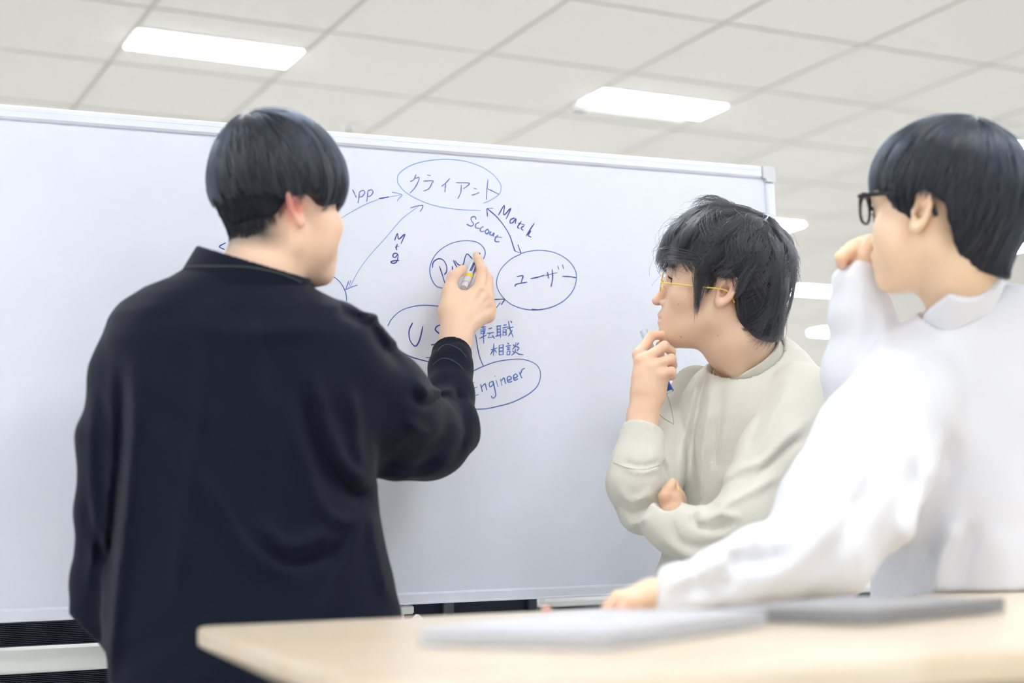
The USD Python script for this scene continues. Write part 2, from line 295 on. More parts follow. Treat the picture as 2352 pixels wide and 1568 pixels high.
ink(W, 'word 相談', 'm', [c3((953, 1172), (992, 1160)), c3((972, 1134), (970, 1206)), c3((970, 1168), (952, 1200)), c3((972, 1168), (989, 1186)), c3((1003, 1145), (1003, 1201)), c3((1003, 1145), (1026, 1140), (1026, 1199), (1003, 1201)), c3((1004, 1161), (1025, 1157)), c3((1004, 1180), (1025, 1177)),
    c3((1050, 1131), (1061, 1138)), c3((1039, 1151), (1071, 1145)), c3((1047, 1161), (1066, 1157)), c3((1047, 1171), (1066, 1167)), c3((1048, 1181), (1066, 1178), (1063, 1198), (1048, 1201), (1048, 1181)),
    c3((1084, 1139), (1091, 1151)), c3((1117, 1129), (1106, 1146)), c3((1101, 1129), (1097, 1152), (1079, 1169)), c3((1100, 1149), (1121, 1161)), c3((1081, 1175), (1087, 1186)), c3((1117, 1164), (1106, 1178)), c3((1099, 1164), (1094, 1186), (1074, 1204)), c3((1097, 1182), (1117, 1196), (1143, 1199))], 3.2, True)
ink(C, 'long ellipse round the word Engineer', 'm', [c3((800, 1322), (825, 1310), (870, 1285), (915, 1265), (985, 1240), (1060, 1228), (1130, 1225), (1190, 1240), (1230, 1270), (1243, 1320), (1225, 1380), (1170, 1430), (1080, 1475), (990, 1500), (920, 1513), (860, 1515))], 2.5)
ink(W, 'word Engineer', 'm', [c3((858, 1358), (832, 1372)), c3((832, 1372), (838, 1405), (848, 1440)), c3((874, 1386), (845, 1400)), c3((882, 1430), (850, 1443)), c3((895, 1370), (900, 1392), (906, 1416)), c3((900, 1388), (920, 1368), (926, 1385), (930, 1406)), c3((967, 1352), (946, 1364), (950, 1386), (968, 1372), (967, 1355), (980, 1410), (983, 1436), (968, 1452), (955, 1438)), c3((985, 1346), (996, 1386)), c3((977, 1322), (980, 1327)), c3((1010, 1340), (1019, 1379)), c3((1012, 1354), (1030, 1334), (1036, 1350), (1041, 1369)), c3((1050, 1350), (1073, 1339), (1066, 1324), (1050, 1332), (1055, 1358), (1079, 1353)), c3((1087, 1338), (1109, 1326), (1100, 1311), (1086, 1322), (1092, 1347), (1113, 1339)), c3((1121, 1300), (1127, 1318), (1135, 1336)), c3((1127, 1313), (1136, 1287), (1151, 1278))], 3.0)
ink('ink_mark', None, 'd', [[(519, 557), (504, 566), (516, 573)]], 2.6)
ink('ink_mark', None, 'd', [c3((270, 1000), (282, 988), (292, 1000))], 3.0)
# ------------------------------------------------------------------ behind the board: dark slatted screen and white-topped cabinet
M_slat = mat('dark_slat', (.018, .022, .04), .3); M_slatback = mat('screen_back', (.010, .013, .028), .5); M_silver = mat('grey_post', (.05, .055, .07), .4)
sn = -.42
scr = thing('slatted_screen', 'low dark screen of fine horizontal slats standing behind the whiteboard', 'screen', (BO + BU * .3 - BN * .42) * [1, 1, 0])
s0, s1 = -.9, 1.19
part('back_panel', box((s1 - s0, .01, .95), bd((s0 + s1) / 2, .535, sn - .02), BAX), M_slatback, scr)
sl = [box((s1 - s0, .008, .0016), bd((s0 + s1) / 2, .45 + .0036 * k, sn - .008), [BU, -BN * .9 + E3 * .43, E3 * .9 + BN * .43]) for k in range(150)]
part('slat', cat(*sl), M_slat, scr, kind='stuff')
for s in (s0 + .01, .98, s1 - .01):
    part('post', box((.022, .03, 1.0), bd(s, .51, sn - .005), BAX, bevel=.003), M_slatback if s > .98 else M_silver, scr)
part('top_rail', box((s1 - s0 + .02, .035, .03), bd((s0 + s1) / 2, 1.02, sn - .005), BAX, bevel=.003), M_slatback, scr)
cb = thing('cabinet', 'white-topped dark cabinet just seen under the whiteboard, left of the hand on the table', 'cabinet', (BO + BU * 1.75 - BN * .6) * [1, 1, 0])
part('top', box((1.1, .5, .07), bd(1.225 + .55, .875, -.72), BAX, bevel=.012), M_white, cb)
part('body', box((1.0, .42, .84), bd(1.225 + .57, .42, -.74), BAX, bevel=.004), M_slatback, cb)
# ------------------------------------------------------------------ standing-height wooden table, laptops
TZ = .90; TTH = .025
TL = onz(446, 1438, TZ); ta = math.radians(19.5); TU = np.array([math.cos(ta), math.sin(ta), 0]); TV = np.array([-TU[1], TU[0], 0])
def tb(u, v, z=0.): return TL + TU * u + TV * v + E3 * z
def woodmat(name, rot):
    ca, sa = math.cos(ta), math.sin(ta)
    n = {'g': ('geometry', {}), 'm': ('mapping', {'rotation': (0, 0, -ta), 'scale': (1, 1, 1)}), 'm2': ('mapping', {'scale': (1.2, 26, 26)}),
         'st': ('brick_texture', {'color1': (.73, .59, .42), 'color2': (.79, .69, .555), 'mortar': (.70, .56, .39), 'scale': 1.0, 'mortar_size': .0006, 'brick_width': .42, 'row_height': .042, 'offset': .37}),
         'gr': ('noise_texture', {'scale': 3.0, 'detail': 5.0, 'distortion': .6}), 'rr': ('rgb_ramp', {'ramp': [(.3, (.80, .76, .70)), (.6, (1, 1, 1))]}),
         'mx': ('mix_color', {'blend_type': 'multiply', 'fac': .8}), 'p': ('principled_bsdf', {'roughness': .32, 'coat_weight': .25, 'coat_roughness': .12})}
    return usdkit.material(stage, '/World/Looks/' + name, n, [('g.position', 'm.vector'), ('m.vector', 'st.vector'), ('m.vector', 'm2.vector'), ('m2.vector', 'gr.vector'), ('gr.fac', 'rr.fac'), ('st.color', 'mx.a'), ('rr.color', 'mx.b'), ('mx.result', 'p.base_color')], surface='p.BSDF')
M_wood = woodmat('table_wood', 0)
M_steel = mat('steel_leg', (.03, .03, .035), .4)
LEN, DEP = 1.7, .95
tbl = thing('table', 'pale laminated wood table with rounded edges in the foreground', 'table', tb(LEN / 2, -DEP / 2, -TZ))
from shapely.geometry import box as sb
poly = sb(.03, -DEP + .03, LEN - .03, -.03).buffer(.03, 12)
layers = []
for k, (dz, ins) in enumerate([(-TTH, .005), (-TTH + .002, .0015), (-TTH + .005, 0), (-.005, 0), (-.002, .0015), (0, .005)]):
    layers.append((dz, np.array(poly.buffer(-ins).exterior.coords)[:-1]))
nn = 72
def resamp(c):
    c = np.vstack([c, c[:1]]); d = np.r_[0, np.cumsum(np.linalg.norm(np.diff(c, axis=0), axis=1))]
    t = np.linspace(0, 1, nn * 4, endpoint=False) * d[-1]
    return np.c_[np.interp(t, d, c[:, 0]), np.interp(t, d, c[:, 1])]
base = resamp(layers[2][1]); cen = base.mean(0); V = []
inner = np.array([[LEN / 2, -DEP / 2]])
from shapely.geometry import Point
for dz, c in layers:
    q = base.copy(); ins = {0: .005, 1: .0015}.get(0)
    k = {-TTH: .005, 0: .005}.get(dz, .0015 if abs(dz) in (.002, abs(-TTH + .002)) else 0)
    tn = np.roll(base, -1, 0) - np.roll(base, 1, 0); tn /= np.linalg.norm(tn, axis=1, keepdims=True)
    nrm = np.c_[tn[:, 1], -tn[:, 0]]
    sgn = np.sign(((base - cen) * nrm).sum(1)).mean(); q = base - nrm * sgn * k
    V.append(np.array([tb(x, y, dz) for x, y in q]))
N_ = len(base); F_ = []
for a in range(len(V) - 1):
    for i in range(N_):
        p, q = a * N_ + i, a * N_ + (i + 1) % N_; F_ += [[p, q, q + N_], [p, q + N_, p + N_]]
VV = np.vstack(V + [[tb(*cen, -TTH)], [tb(*cen, 0)]])
for i in range(N_):
    F_ += [[len(VV) - 2, (i + 1) % N_, i], [len(VV) - 1, (len(V) - 1) * N_ + i, (len(V) - 1) * N_ + (i + 1) % N_]]
top = trimesh.Trimesh(VV, np.array(F_), process=False); top.fix_normals()
part('tabletop', top, M_wood, tbl, smooth=35)
for u in (.25, LEN - .12):
    for v in (-.12, -DEP + .12):
        part('leg', tube([tb(u, v, -TTH), tb(u, v, -TZ + .005)], .018, 12), M_steel, tbl)
part('underframe', cat(*[box((LEN - .37, .03, .04), tb(.25 + (LEN - .37) / 2, v, -TTH - .02), [TU, TV, E3]) for v in (-.12, -DEP + .12)]), M_steel, tbl)
M_alu = mat('laptop_silver', (.60, .62, .68), .38, metallic=.2); M_grey = mat('laptop_grey', (.30, .305, .325), .4, metallic=.3); M_rub = mat('rubber', (.04, .04, .04), .7)
M_key = mat('dark_seam', (.12, .12, .13), .5)
def laptop(name, label, F, R, dep, mat_, seam):
    """closed laptop: F near corner, R the right corner of the near-right edge"""
    u = (R - F) * [1, 1, 0]; L = np.linalg.norm(u); u /= L; v = np.array([-u[1], u[0], 0])
    c = F * [1, 1, 0] + u * L / 2 + v * dep / 2
    t = thing(name, label, 'laptop', c + E3 * TZ)
    ax = [u, v, E3]
    def slab(z0, z1, ins):
        p = sb(-L / 2 + .012, -dep / 2 + .012, L / 2 - .012, dep / 2 - .012).buffer(.012 - ins, 6)
        m = trimesh.creation.extrude_polygon(p, z1 - z0, engine='earcut'); m.apply_translation((0, 0, z0))
        R_ = np.eye(4); R_[:3, :3] = np.array(ax).T; m.apply_transform(R_); m.apply_translation(c + E3 * TZ); return m
    part('base', slab(.002, .0095, 0), mat_, t); part('seam', slab(.0095, .0105, .002), M_key, t); part('lid', slab(.0105, .0165, 0), mat_, t)
    for a in (-1, 1):
        for b in (-1, 1): part('foot', tube([c + u * a * (L / 2 - .03) + v * b * (dep / 2 - .03) + E3 * TZ, c + u * a * (L / 2 - .03) + v * b * (dep / 2 - .03) + E3 * (TZ + .003)], .006, 8), M_rub, t)
    return t
F1, R1 = onz(1395, 1472, TZ + .008), onz(1768, 1419, TZ + .008)
laptop('laptop', 'closed silver laptop in the foreground of the table, nearest the camera', F1, R1, .212, M_alu, None)
F2, R2 = onz(2000, 1420, TZ + .008), onz(2318, 1390, TZ + .008)
laptop('laptop', 'closed dark grey laptop on the table in front of the person in white', F2, R2, .212, M_grey, None)
M_pink = mat('pink_rubber', (.75, .42, .34), .6)
p0 = onz(1255, 1404, TZ)
t = thing('eraser', 'tiny pink round object at the far table edge, left of the hand', 'eraser', p0)
bm = trimesh.creation.icosphere(2, 1.0); bm.apply_scale((.007, .006, .004)); bm.apply_translation(p0 + E3 * .004)
part('body', bm, M_pink, t, smooth=True)
# ------------------------------------------------------------------ implicit modelling: signed distances meshed by surface nets
def _interp1(x, X, Y): return np.interp(x, X, Y)
def s_ell(P, c, r, R=None):
    q = P - np.asarray(c, float)
    if R is not None: q = q @ np.asarray(R, float).T
    r = np.asarray(r, float); k0 = np.linalg.norm(q / r, axis=1); k1 = np.linalg.norm(q / (r * r), axis=1)
    return k0 * (k0 - 1) / np.maximum(k1, 1e-9)
def s_cone(P, a, b, ra, rb, flat=None, k=1.):
    """round cone a-b; flat = unit axis along which the section is k times as thick"""
    a, b = np.asarray(a, float), np.asarray(b, float); ba = b - a; L = ba @ ba
    t = np.clip(((P - a) @ ba) / max(L, 1e-12), 0, 1); d = P - a - t[:, None] * ba
    if flat is not None: d = d + np.outer(d @ flat, flat) * (1 / k - 1)
    return np.linalg.norm(d, axis=1) - (ra + (rb - ra) * t)
def smin(a, b, k):
    h = np.maximum(k - np.abs(a - b), 0) / k
    return np.minimum(a, b) - h * h * k * .25
def smax(a, b, k): return -smin(-a, -b, k)
def s_chain(P, pts, k=.01, flat=None, fk=1.):
    """pts = [(xyz, r), ...]"""
    d = None
    for (a, ra), (b, rb) in zip(pts[:-1], pts[1:]):
        e = s_cone(P, a, b, ra, rb, flat, fk); d = e if d is None else smin(d, e, k)
    return d
def s_plane(P, p, n): return (P - np.asarray(p)) @ (np.asarray(n, float) / np.linalg.norm(n))
def ppix(P):
    v = P - CAM; w = v @ FW
    return np.stack([1176 + FPX * (v @ RT) / w, 784 + FPX * (v @ DN) / w], 1)
def polyd(Q, line):
    """distance in pixels from the points Q to a polyline, and the place along it 0..1"""
    L = np.asarray(line, float); best = np.full(len(Q), 1e9); tt = np.zeros(len(Q)); n = len(L) - 1
    for i, (a, b) in enumerate(zip(L[:-1], L[1:])):
        ba = b - a; t = np.clip(((Q - a) @ ba) / (ba @ ba), 0, 1); d = np.linalg.norm(Q - a - t[:, None] * ba, axis=1)
        m = d < best; best[m] = d[m]; tt[m] = (i + t[m]) / n
    return best, tt
def folds(P, lines, scale=1.):
    """sum of fold ridges (amp > 0) and furrows (amp < 0): (amp in m, half width in px, [(px, py), ...])"""
    Q = ppix(P); out = np.zeros(len(P))
    for amp, w, line in lines:
        L = spline(line, 4); lo, hi = L.min(0) - 3 * w, L.max(0) + 3 * w
        m = ((Q > lo) & (Q < hi)).all(1)
        if not m.any(): continue
        d, t = polyd(Q[m], L); out[m] += amp * scale * np.exp(-(d / w) ** 2) * np.clip(np.minimum(t, 1 - t) * 5 + .15, 0, 1)
    return out
def s_loft(P, rows, Y, dep, theta=0., pw=2.4, lean=0.):
    """torso: rows (py, left px, right px[, depth factor[, y offset]]) at distance Y; half depth dep; theta = turn of the section"""
    zs, cx, hw, dp, yo = [], [], [], [], []
    for r in rows:
        l, q = at(r[1], r[0], Y), at(r[2], r[0], Y); m = (l + q) / 2
        zs.append(m[2]); cx.append(m[0]); hw.append((q - l)[0] / 2); dp.append(dep * (r[3] if len(r) > 3 else 1)); yo.append(r[4] if len(r) > 4 else 0.)
    o = np.argsort(zs); zs, cx, hw, dp, yo = (np.array(v)[o] for v in (zs, cx, hw, dp, yo))
    c, s = math.cos(theta), math.sin(theta)
    aa = np.sqrt(np.maximum(hw ** 2 - (dp * s) ** 2, (.3 * hw) ** 2)) / c
    z = P[:, 2]; X = P[:, 0] - _interp1(z, zs, cx); Yd = P[:, 1] - Y - _interp1(z, zs, yo)
    u, v = X * c + Yd * s, -X * s + Yd * c
    a, b = _interp1(z, zs, aa), _interp1(z, zs, dp)
    k = (np.abs(u / a) ** pw + np.abs(v / b) ** pw) ** (1 / pw)
    d = (k - 1) * np.minimum(a, b) * .9
    return np.maximum(np.maximum(d, z - zs[-1]), zs[0] - z)
def nets(f, lo, hi, h, margin=1.6):
    """surface nets of f < 0 in the box; only blocks near the surface are evaluated"""
    lo, hi = np.asarray(lo, float), np.asarray(hi, float); B = 8
    n = np.ceil((hi - lo) / h / B).astype(int) * B; nb = n // B
    bi = np.stack(np.meshgrid(*[np.arange(k) for k in nb], indexing='ij'), -1).reshape(-1, 3)
    ctr = lo + (bi * B + B / 2) * h; dc = np.concatenate([f(c) for c in np.array_split(ctr, max(1, len(ctr) // 60000))])
    near = np.abs(dc) < B * h * .87 * margin + .012
    vol = np.empty(tuple(n + 1), np.float32)
    full = np.where(dc < 0, -1., 1.).reshape(tuple(nb)); full = full.repeat(B, 0).repeat(B, 1).repeat(B, 2)
    vol[:-1, :-1, :-1] = full; vol[-1], vol[:, -1], vol[:, :, -1] = 1, 1, 1
    loc = np.stack(np.meshgrid(*[np.arange(B + 1)] * 3, indexing='ij'), -1).reshape(-1, 3)
    sel = bi[near]
    for ch_ in np.array_split(sel, max(1, len(sel) // 250)):
        if not len(ch_): continue
        idx = (ch_[:, None, :] * B + loc[None]).reshape(-1, 3)
        vol[idx[:, 0], idx[:, 1], idx[:, 2]] = f(lo + idx * h)
    vol[0], vol[:, 0], vol[:, :, 0] = 1, 1, 1; vol[-1], vol[:, -1], vol[:, :, -1] = 1, 1, 1
    neg = vol < 0; c = np.zeros(tuple(n), np.int8)
    offs = [(a, b, d) for a in (0, 1) for b in (0, 1) for d in (0, 1)]
    for a, b, d in offs: c += neg[a:n[0] + a, b:n[1] + b, d:n[2] + d]
    act = np.argwhere((c > 0) & (c < 8))
    vid = np.full(tuple(n), -1, np.int64); vid[act[:, 0], act[:, 1], act[:, 2]] = np.arange(len(act))
    acc, cnt = np.zeros((len(act), 3)), np.zeros(len(act))
    for i, p in enumerate(offs):
        for ax in range(3):
            if p[ax]: continue
            q = list(p); q[ax] = 1
            va = vol[act[:, 0] + p[0], act[:, 1] + p[1], act[:, 2] + p[2]].astype(float); vb = vol[act[:, 0] + q[0], act[:, 1] + q[1], act[:, 2] + q[2]].astype(float)
            m = (va < 0) != (vb < 0); t = np.where(m, va / np.where(m, va - vb, 1), 0)
            e = np.tile(np.array(p, float), (len(act), 1)); e[:, ax] = t; acc[m] += e[m]; cnt[m] += 1
    V = lo + (act + acc / cnt[:, None]) * h; F = []
    for ax in range(3):
        u, w = [k for k in range(3) if k != ax]
        sl0 = [slice(1, n[k]) for k in range(3)]; sl0[ax] = slice(0, n[ax]); sl1 = list(sl0); sl1[ax] = slice(1, n[ax] + 1)
        A, Bv = neg[tuple(sl0)], neg[tuple(sl1)]; E_ = np.argwhere(A != Bv); st = A[E_[:, 0], E_[:, 1], E_[:, 2]]
        base = E_.copy(); base[:, u] += 1; base[:, w] += 1
        def at_(du, dw):
            q = base.copy(); q[:, u] += du; q[:, w] += dw; return vid[q[:, 0], q[:, 1], q[:, 2]]
        quad = np.stack([at_(-1, -1), at_(0, -1), at_(0, 0), at_(-1, 0)], 1)
        flip = st if ax != 1 else ~st
        quad[~flip] = quad[~flip][:, ::-1]; F.append(quad)
    Q = np.vstack(F); Q = Q[(Q >= 0).all(1)]
    T = np.vstack([Q[:, [0, 1, 2]], Q[:, [0, 2, 3]]])
    m = trimesh.Trimesh(V, T, process=False)
    return m
def soften(m, it=2):
    V = np.array(m.vertices); e = np.vstack([m.faces[:, [0, 1]], m.faces[:, [1, 2]], m.faces[:, [2, 0]]]); n = np.bincount(e[:, 0], minlength=len(V))[:, None]
    for k in range(it):
        for lam in (.5, -.52):
            A = np.stack([np.bincount(e[:, 0], V[e[:, 1], a], len(V)) for a in range(3)], 1) / np.maximum(n, 1)
            V = V + lam * np.where(n > 0, A - V, 0)
    m.vertices = V; return m
# ------------------------------------------------------------------ people: shared pieces
def colored(m, fn):
    """keeps a colour per vertex for the attribute node"""
    m.metadata['col'] = fn(np.asarray(m.vertices)); return m
def skinpart(name, meshes, material, parent, fn):
    m = cat(*meshes); o = part(name, m, material, parent, smooth=True)
    UsdGeom.PrimvarsAPI(UsdGeom.Mesh(o)).CreatePrimvar('tone', Sdf.ValueTypeNames.Color3fArray, 'vertex').Set(Vt.Vec3fArray.FromNumpy(fn(np.asarray(m.vertices)).astype(np.float32)))
    return o
M_skin = usdkit.material(stage, '/World/Looks/skin', {'a': ('attribute', {'attribute': 'tone'}), 'g': ('geometry', {}), 'n': ('noise_texture', {'scale': 900., 'detail': 2.}), 'b': ('bump', {'strength': .06, 'distance': .0006}),
    'p': ('principled_bsdf', {'roughness': .48, 'subsurface_weight': .22, 'subsurface_scale': .006, 'subsurface_radius': (1., .35, .2), 'specular_ior_level': .4})}, [('a.color', 'p.base_color'), ('g.position', 'n.vector'), ('n.fac', 'b.height'), ('b.normal', 'p.normal')], surface='p.BSDF')
M_hair = mat('hair_dark', (.0055, .0085, .017), .45, specular_ior_level=.3)
M_hair2 = mat('hair_soft_brown', (.010, .011, .017), .45, specular_ior_level=.3)
def strandmat(name, color, rough, rr):
    return usdkit.material(stage, '/World/Looks/' + name, {'p': ('principled_hair_bsdf', {'model': 'Chiang', 'parametrization': 'Direct coloring', 'color': color, 'roughness': rough, 'radial_roughness': rr, 'coat': .0, 'offset': .035, 'random_roughness': .3})}, [], surface='p.BSDF')
M_strand = strandmat('hair_strand_black', (.007, .010, .017), .34, .5)
M_strand2 = strandmat('hair_strand_brown', (.011, .0115, .0145), .32, .5)
M_black = mat('black_cotton', (.0022, .0050, .0150), .7, bump=(700, .12, .001), specular_ior_level=.14, sheen_weight=.05, sheen_roughness=.5)
M_stitch = mat('grey_stitching', (.06, .075, .075), .8)
def clothmat(name, color, pitch, dist=.0012, **kw):
    return usdkit.material(stage, '/World/Looks/' + name, {'g': ('geometry', {}), 'm': ('mapping', {'rotation': (.5, .3, .6)}), 'w': ('noise_texture', {'scale': pitch, 'detail': 1.}), 'w2': ('noise_texture', {'scale': 14., 'detail': 3.}), 'ad': ('math', {'math_type': 'add'}),
        'b': ('bump', {'strength': .35, 'distance': dist}), 'p': ('principled_bsdf', {'base_color': color, 'roughness': .9, 'specular_ior_level': .15, 'sheen_weight': .15, **kw})},
        [('g.position', 'm.vector'), ('m.vector', 'w.vector'), ('m.vector', 'w2.vector'), ('w.fac', 'ad.value1'), ('w2.fac', 'ad.value2'), ('ad.value', 'b.height'), ('b.normal', 'p.normal')], surface='p.BSDF')
M_beige = clothmat('beige_knit', (.63, .615, .545), 420.)
M_blouse = mat('white_cotton', (.78, .80, .865), .85, specular_ior_level=.1)
M_trs = mat('dark_trousers', (.010, .013, .022), .8); M_trs2 = mat('grey_trousers', (.16, .16, .17), .8); M_shoe = mat('shoe_leather', (.02, .02, .022), .4)
def headframe(c, face, pitch, roll=0., scale=1.):
    """rows: head x (face), y (left), z (up)"""
    f = np.array([face[0], face[1], 0.]); f /= np.linalg.norm(f); l = np.array([-f[1], f[0], 0.]); u = E3
    p = math.radians(pitch); f2 = f * math.cos(p) + u * math.sin(p); u2 = u * math.cos(p) - f * math.sin(p)
    r = math.radians(roll); l2 = l * math.cos(r) + u2 * math.sin(r); u3 = u2 * math.cos(r) - l * math.sin(r)
    return {'c': np.asarray(c, float), 'R': np.array([f2, l2, u3]), 's': scale}
def tol(H, P): return (P - H['c']) @ H['R'].T / H['s']
def tow(H, p): return H['c'] + (np.asarray(p, float) * H['s']) @ H['R']
def s_head(q, nose=1., cheek=0., mouth=0., earx=-.025, jowl=0.):
    """a head in its own frame: x forward, y left, z up, origin between the eyes' level and the ears"""
    ay = np.abs(q[:, 1]); m = np.stack([q[:, 0], ay, q[:, 2]], 1)
    d = s_ell(q, (-.012, 0, .036), (.096, .077, .086))
    d = smin(d, s_ell(q, (.040, 0, .030), (.050, .058, .052)), .03)                  # forehead
    d = smin(d, s_ell(q, (.032, 0, -.045), (.054, .056, .070)), .03)                 # face
    d = smin(d, s_cone(m, (-.012, .050, -.058), (.062, .014, -.100), .017, .015), .028)   # jaw line
    d = smin(d, s_cone(m, (-.016, .056, -.02), (-.012, .050, -.058), .016, .017), .02)
    d = smin(d, s_ell(q, (.070, 0, -.100), (.017, .020, .015)), .018)                # chin
    d = smin(d, s_ell(m, (.050, .046 + cheek, -.028), (.026, .017, .020)), .024)     # cheekbones
    if jowl: d = smin(d, s_ell(m, (.042, .044, -.052), (.028, .020 + jowl, .034)), .02)
    d = smin(d, s_ell(q, (.066, 0, -.066), (.026, .032, .026)), .02)                 # muzzle
    d = smin(d, s_cone(m, (.078, .008, .016), (.066, .042, .020), .010, .008), .014) # brow
    d = smax(d, -s_ell(m, (.094, .031, -.001), (.016, .019, .011)), .014)            # eye sockets
    d = smin(d, s_ell(m, (.066, .031, -.002), (.0135, .0145, .0115)), .006)          # lids
    d = smin(d, s_cone(q, (.083, 0, .006), (.083 + .023 * nose, 0, -.037), .0065, .0080), .012)
    d = smin(d, s_ell(q, (.083 + .024 * nose, 0, -.039), (.0080, .0090, .0070)), .006)
    d = smin(d, s_ell(m, (.086, .0115, -.0415), (.010, .0060, .0065)), .006)          # wings of the nose
    d = smax(d, -s_ell(m, (.094, .006, -.0475), (.006, .0032, .004)), .003)          # nostrils
    d = smin(d, s_ell(q, (.088, 0, -.0635), (.009, .021, .0065)), .007)              # lips
    d = smin(d, s_ell(q, (.085, 0, -.0765), (.009, .018, .0065)), .007)
    d = smax(d, -s_cone(m, (.1005, .0, -.0705), (.083, .023, -.0715), .0022 + mouth, .0012), .003)
    # ears
    e = np.stack([q[:, 0] - earx, ay - .0795, q[:, 2] + .005], 1)
    ca, sa = math.cos(.25), math.sin(.25); cb, sb_ = math.cos(.42), math.sin(.42)
    ex, ez = e[:, 0] * ca + e[:, 2] * sa, -e[:, 0] * sa + e[:, 2] * ca
    ex, ey = ex * cb - e[:, 1] * sb_, ex * sb_ + e[:, 1] * cb
    w = np.stack([ex, ey, ez], 1)
    ear = s_ell(w, (0, 0, 0), (.0185, .0042, .032))
    rad = np.hypot(ex / .0165, ez / .029) - 1
    ring = np.hypot(rad * .019, ey - .0035) - .0034
    ear = smin(ear, np.where(ex > .008, ear + .003, ring), .004)
    ear = smin(ear, s_ell(w, (.003, .001, -.026), (.010, .0055, .010)), .006)       # lobe
    cav = s_ell(w, (.0025, .0065, -.003), (.0085, .0125, .0150))                         # concha
    d = smin(d, ear, .006); d = smax(d, -cav, .003); d = smin(d, s_cone(w, (-.010, .004, .018), (-.002, .005, .006), .0022, .0026), .003)
    return smin(d, s_ell(w, (.0125, .003, -.006), (.0035, .0035, .0065)), .003)
def hands_tone(base, V, reds, darks=()):
    """colour per vertex: base skin, redder or darker near the given spots (point, radius, colour, amount)"""
    c = np.tile(np.asarray(base, float), (len(V), 1))
    for p, r, col, k in list(reds) + list(darks):
        w = k * np.exp(-(np.linalg.norm(V - np.asarray(p), axis=1) / r) ** 2); c += (np.asarray(col) - c) * w[:, None]
    return c
def curves(name, strands, widths, material, parent, kind='stuff', label=None):
    T = np.array(UsdGeom.Xformable(parent).ComputeLocalToWorldTransform(Usd.TimeCode.Default()).GetInverse())
    b = UsdGeom.BasisCurves.Define(stage, numbered(str(parent.GetPath()), name))
    pts = np.vstack(strands) @ T[:3, :3] + T[3, :3]
    b.CreatePointsAttr(Vt.Vec3fArray.FromNumpy(pts.astype(np.float32))); b.CreateCurveVertexCountsAttr([len(s) for s in strands])
    b.CreateTypeAttr('linear'); b.CreateWidthsAttr(Vt.FloatArray.FromNumpy(np.concatenate(widths).astype(np.float32))); b.SetWidthsInterpolation('vertex')
    UsdShade.MaterialBindingAPI.Apply(b.GetPrim()).Bind(material); return tag(b.GetPrim(), label, kind=kind)
class Shell:
    """outer radius of a hair volume seen from a centre, tabled by direction"""
    def __init__(s, f, o, rmax=.2):
        s.o = np.asarray(o, float); s.nt, s.npn = 90, 180
        th = np.linspace(0, np.pi, s.nt); ph = np.linspace(-np.pi, np.pi, s.npn)
        TH, PH = np.meshgrid(th, ph, indexing='ij')
        D = np.stack([np.sin(TH) * np.cos(PH), np.sin(TH) * np.sin(PH), np.cos(TH)], -1).reshape(-1, 3)
        lo, hi = np.zeros(len(D)), np.full(len(D), rmax)
        for _ in range(22):
            m = (lo + hi) / 2; ins = f(s.o + D * m[:, None]) < 0; lo = np.where(ins, m, lo); hi = np.where(ins, hi, m)
        s.tab = lo.reshape(s.nt, s.npn)
    def r(s, D):
        from scipy.ndimage import map_coordinates
        th = np.arccos(np.clip(D[:, 2], -1, 1)) / np.pi * (s.nt - 1); ph = (np.arctan2(D[:, 1], D[:, 0]) + np.pi) / (2 * np.pi) * (s.npn - 1)
        return map_coordinates(s.tab, [th, ph], order=1, mode='nearest')
def comb(shell, crown, keep, n, clumps, seed, wave=.0, swirl=0., spread=.06, width=.0009, lift=.0, jit=.006, steps=14, tmax=2.6, inner=.010, wfreq=1.0):
    """hair strands combed over the shell from the crown; keep(local points) says where hair may lie. Local head frame."""
    rg = np.random.default_rng(seed); c = np.asarray(crown, float); c /= np.linalg.norm(c)
    a = np.cross(c, [0, 1, 0]); a /= np.linalg.norm(a); b = np.cross(c, a)
    cph = rg.uniform(-np.pi, np.pi, clumps); ct = rg.uniform(.03, 1.5, clumps) ** 1.0; cw = rg.normal(0, 1, clumps); cphase = rg.uniform(0, 6.28, clumps); cdr = rg.normal(0, spread, clumps); cl = rg.uniform(.55, 1.1, clumps); coff = rg.uniform(-inner, .001, clumps); chem = rg.normal(0, jit, clumps)
    out, wid = [], []
    for k in range(n):
        i = rg.integers(clumps); t0 = max(.01, ct[i] + rg.normal(0, .08)); L = cl[i] * rg.uniform(.85, 1.1)
        ph0 = cph[i] + rg.normal(0, .05) / max(.25, math.sin(min(t0, 1.5))); off0 = coff[i] + rg.normal(0, .0016); e = rg.normal(0, .02)
        t = np.linspace(t0, min(t0 + L, tmax), steps); g = (t - t0) / L
        ph = ph0 + (cph[i] - ph0) * .55 * g + swirl * t + cdr[i] * g * g * 3 + wave * cw[i] * np.sin(wfreq * 7 * (t - t0) + cphase[i]) * g + e * g
        D = np.sin(t)[:, None] * (np.cos(ph)[:, None] * a + np.sin(ph)[:, None] * b) + np.cos(t)[:, None] * c
        R = shell.r(D) + off0 * (1 - .3 * g) + lift * cw[i] * np.sin(wfreq * 6 * (t - t0) + cphase[i] * 1.7) * g
        p = shell.o + D * R[:, None]; ok = keep(p, chem[i] + rg.normal(0, jit * .35)); m = len(t) if ok.all() else int(np.argmin(ok))
        if m < 4: continue
        out.append(p[:m]); q = np.linspace(0, 1, m); wid.append(width * rg.uniform(.7, 1.2) * np.clip(1.15 - q ** 3, .2, 1) * np.clip(q * 6 + .5, 0, 1))
    return out, wid
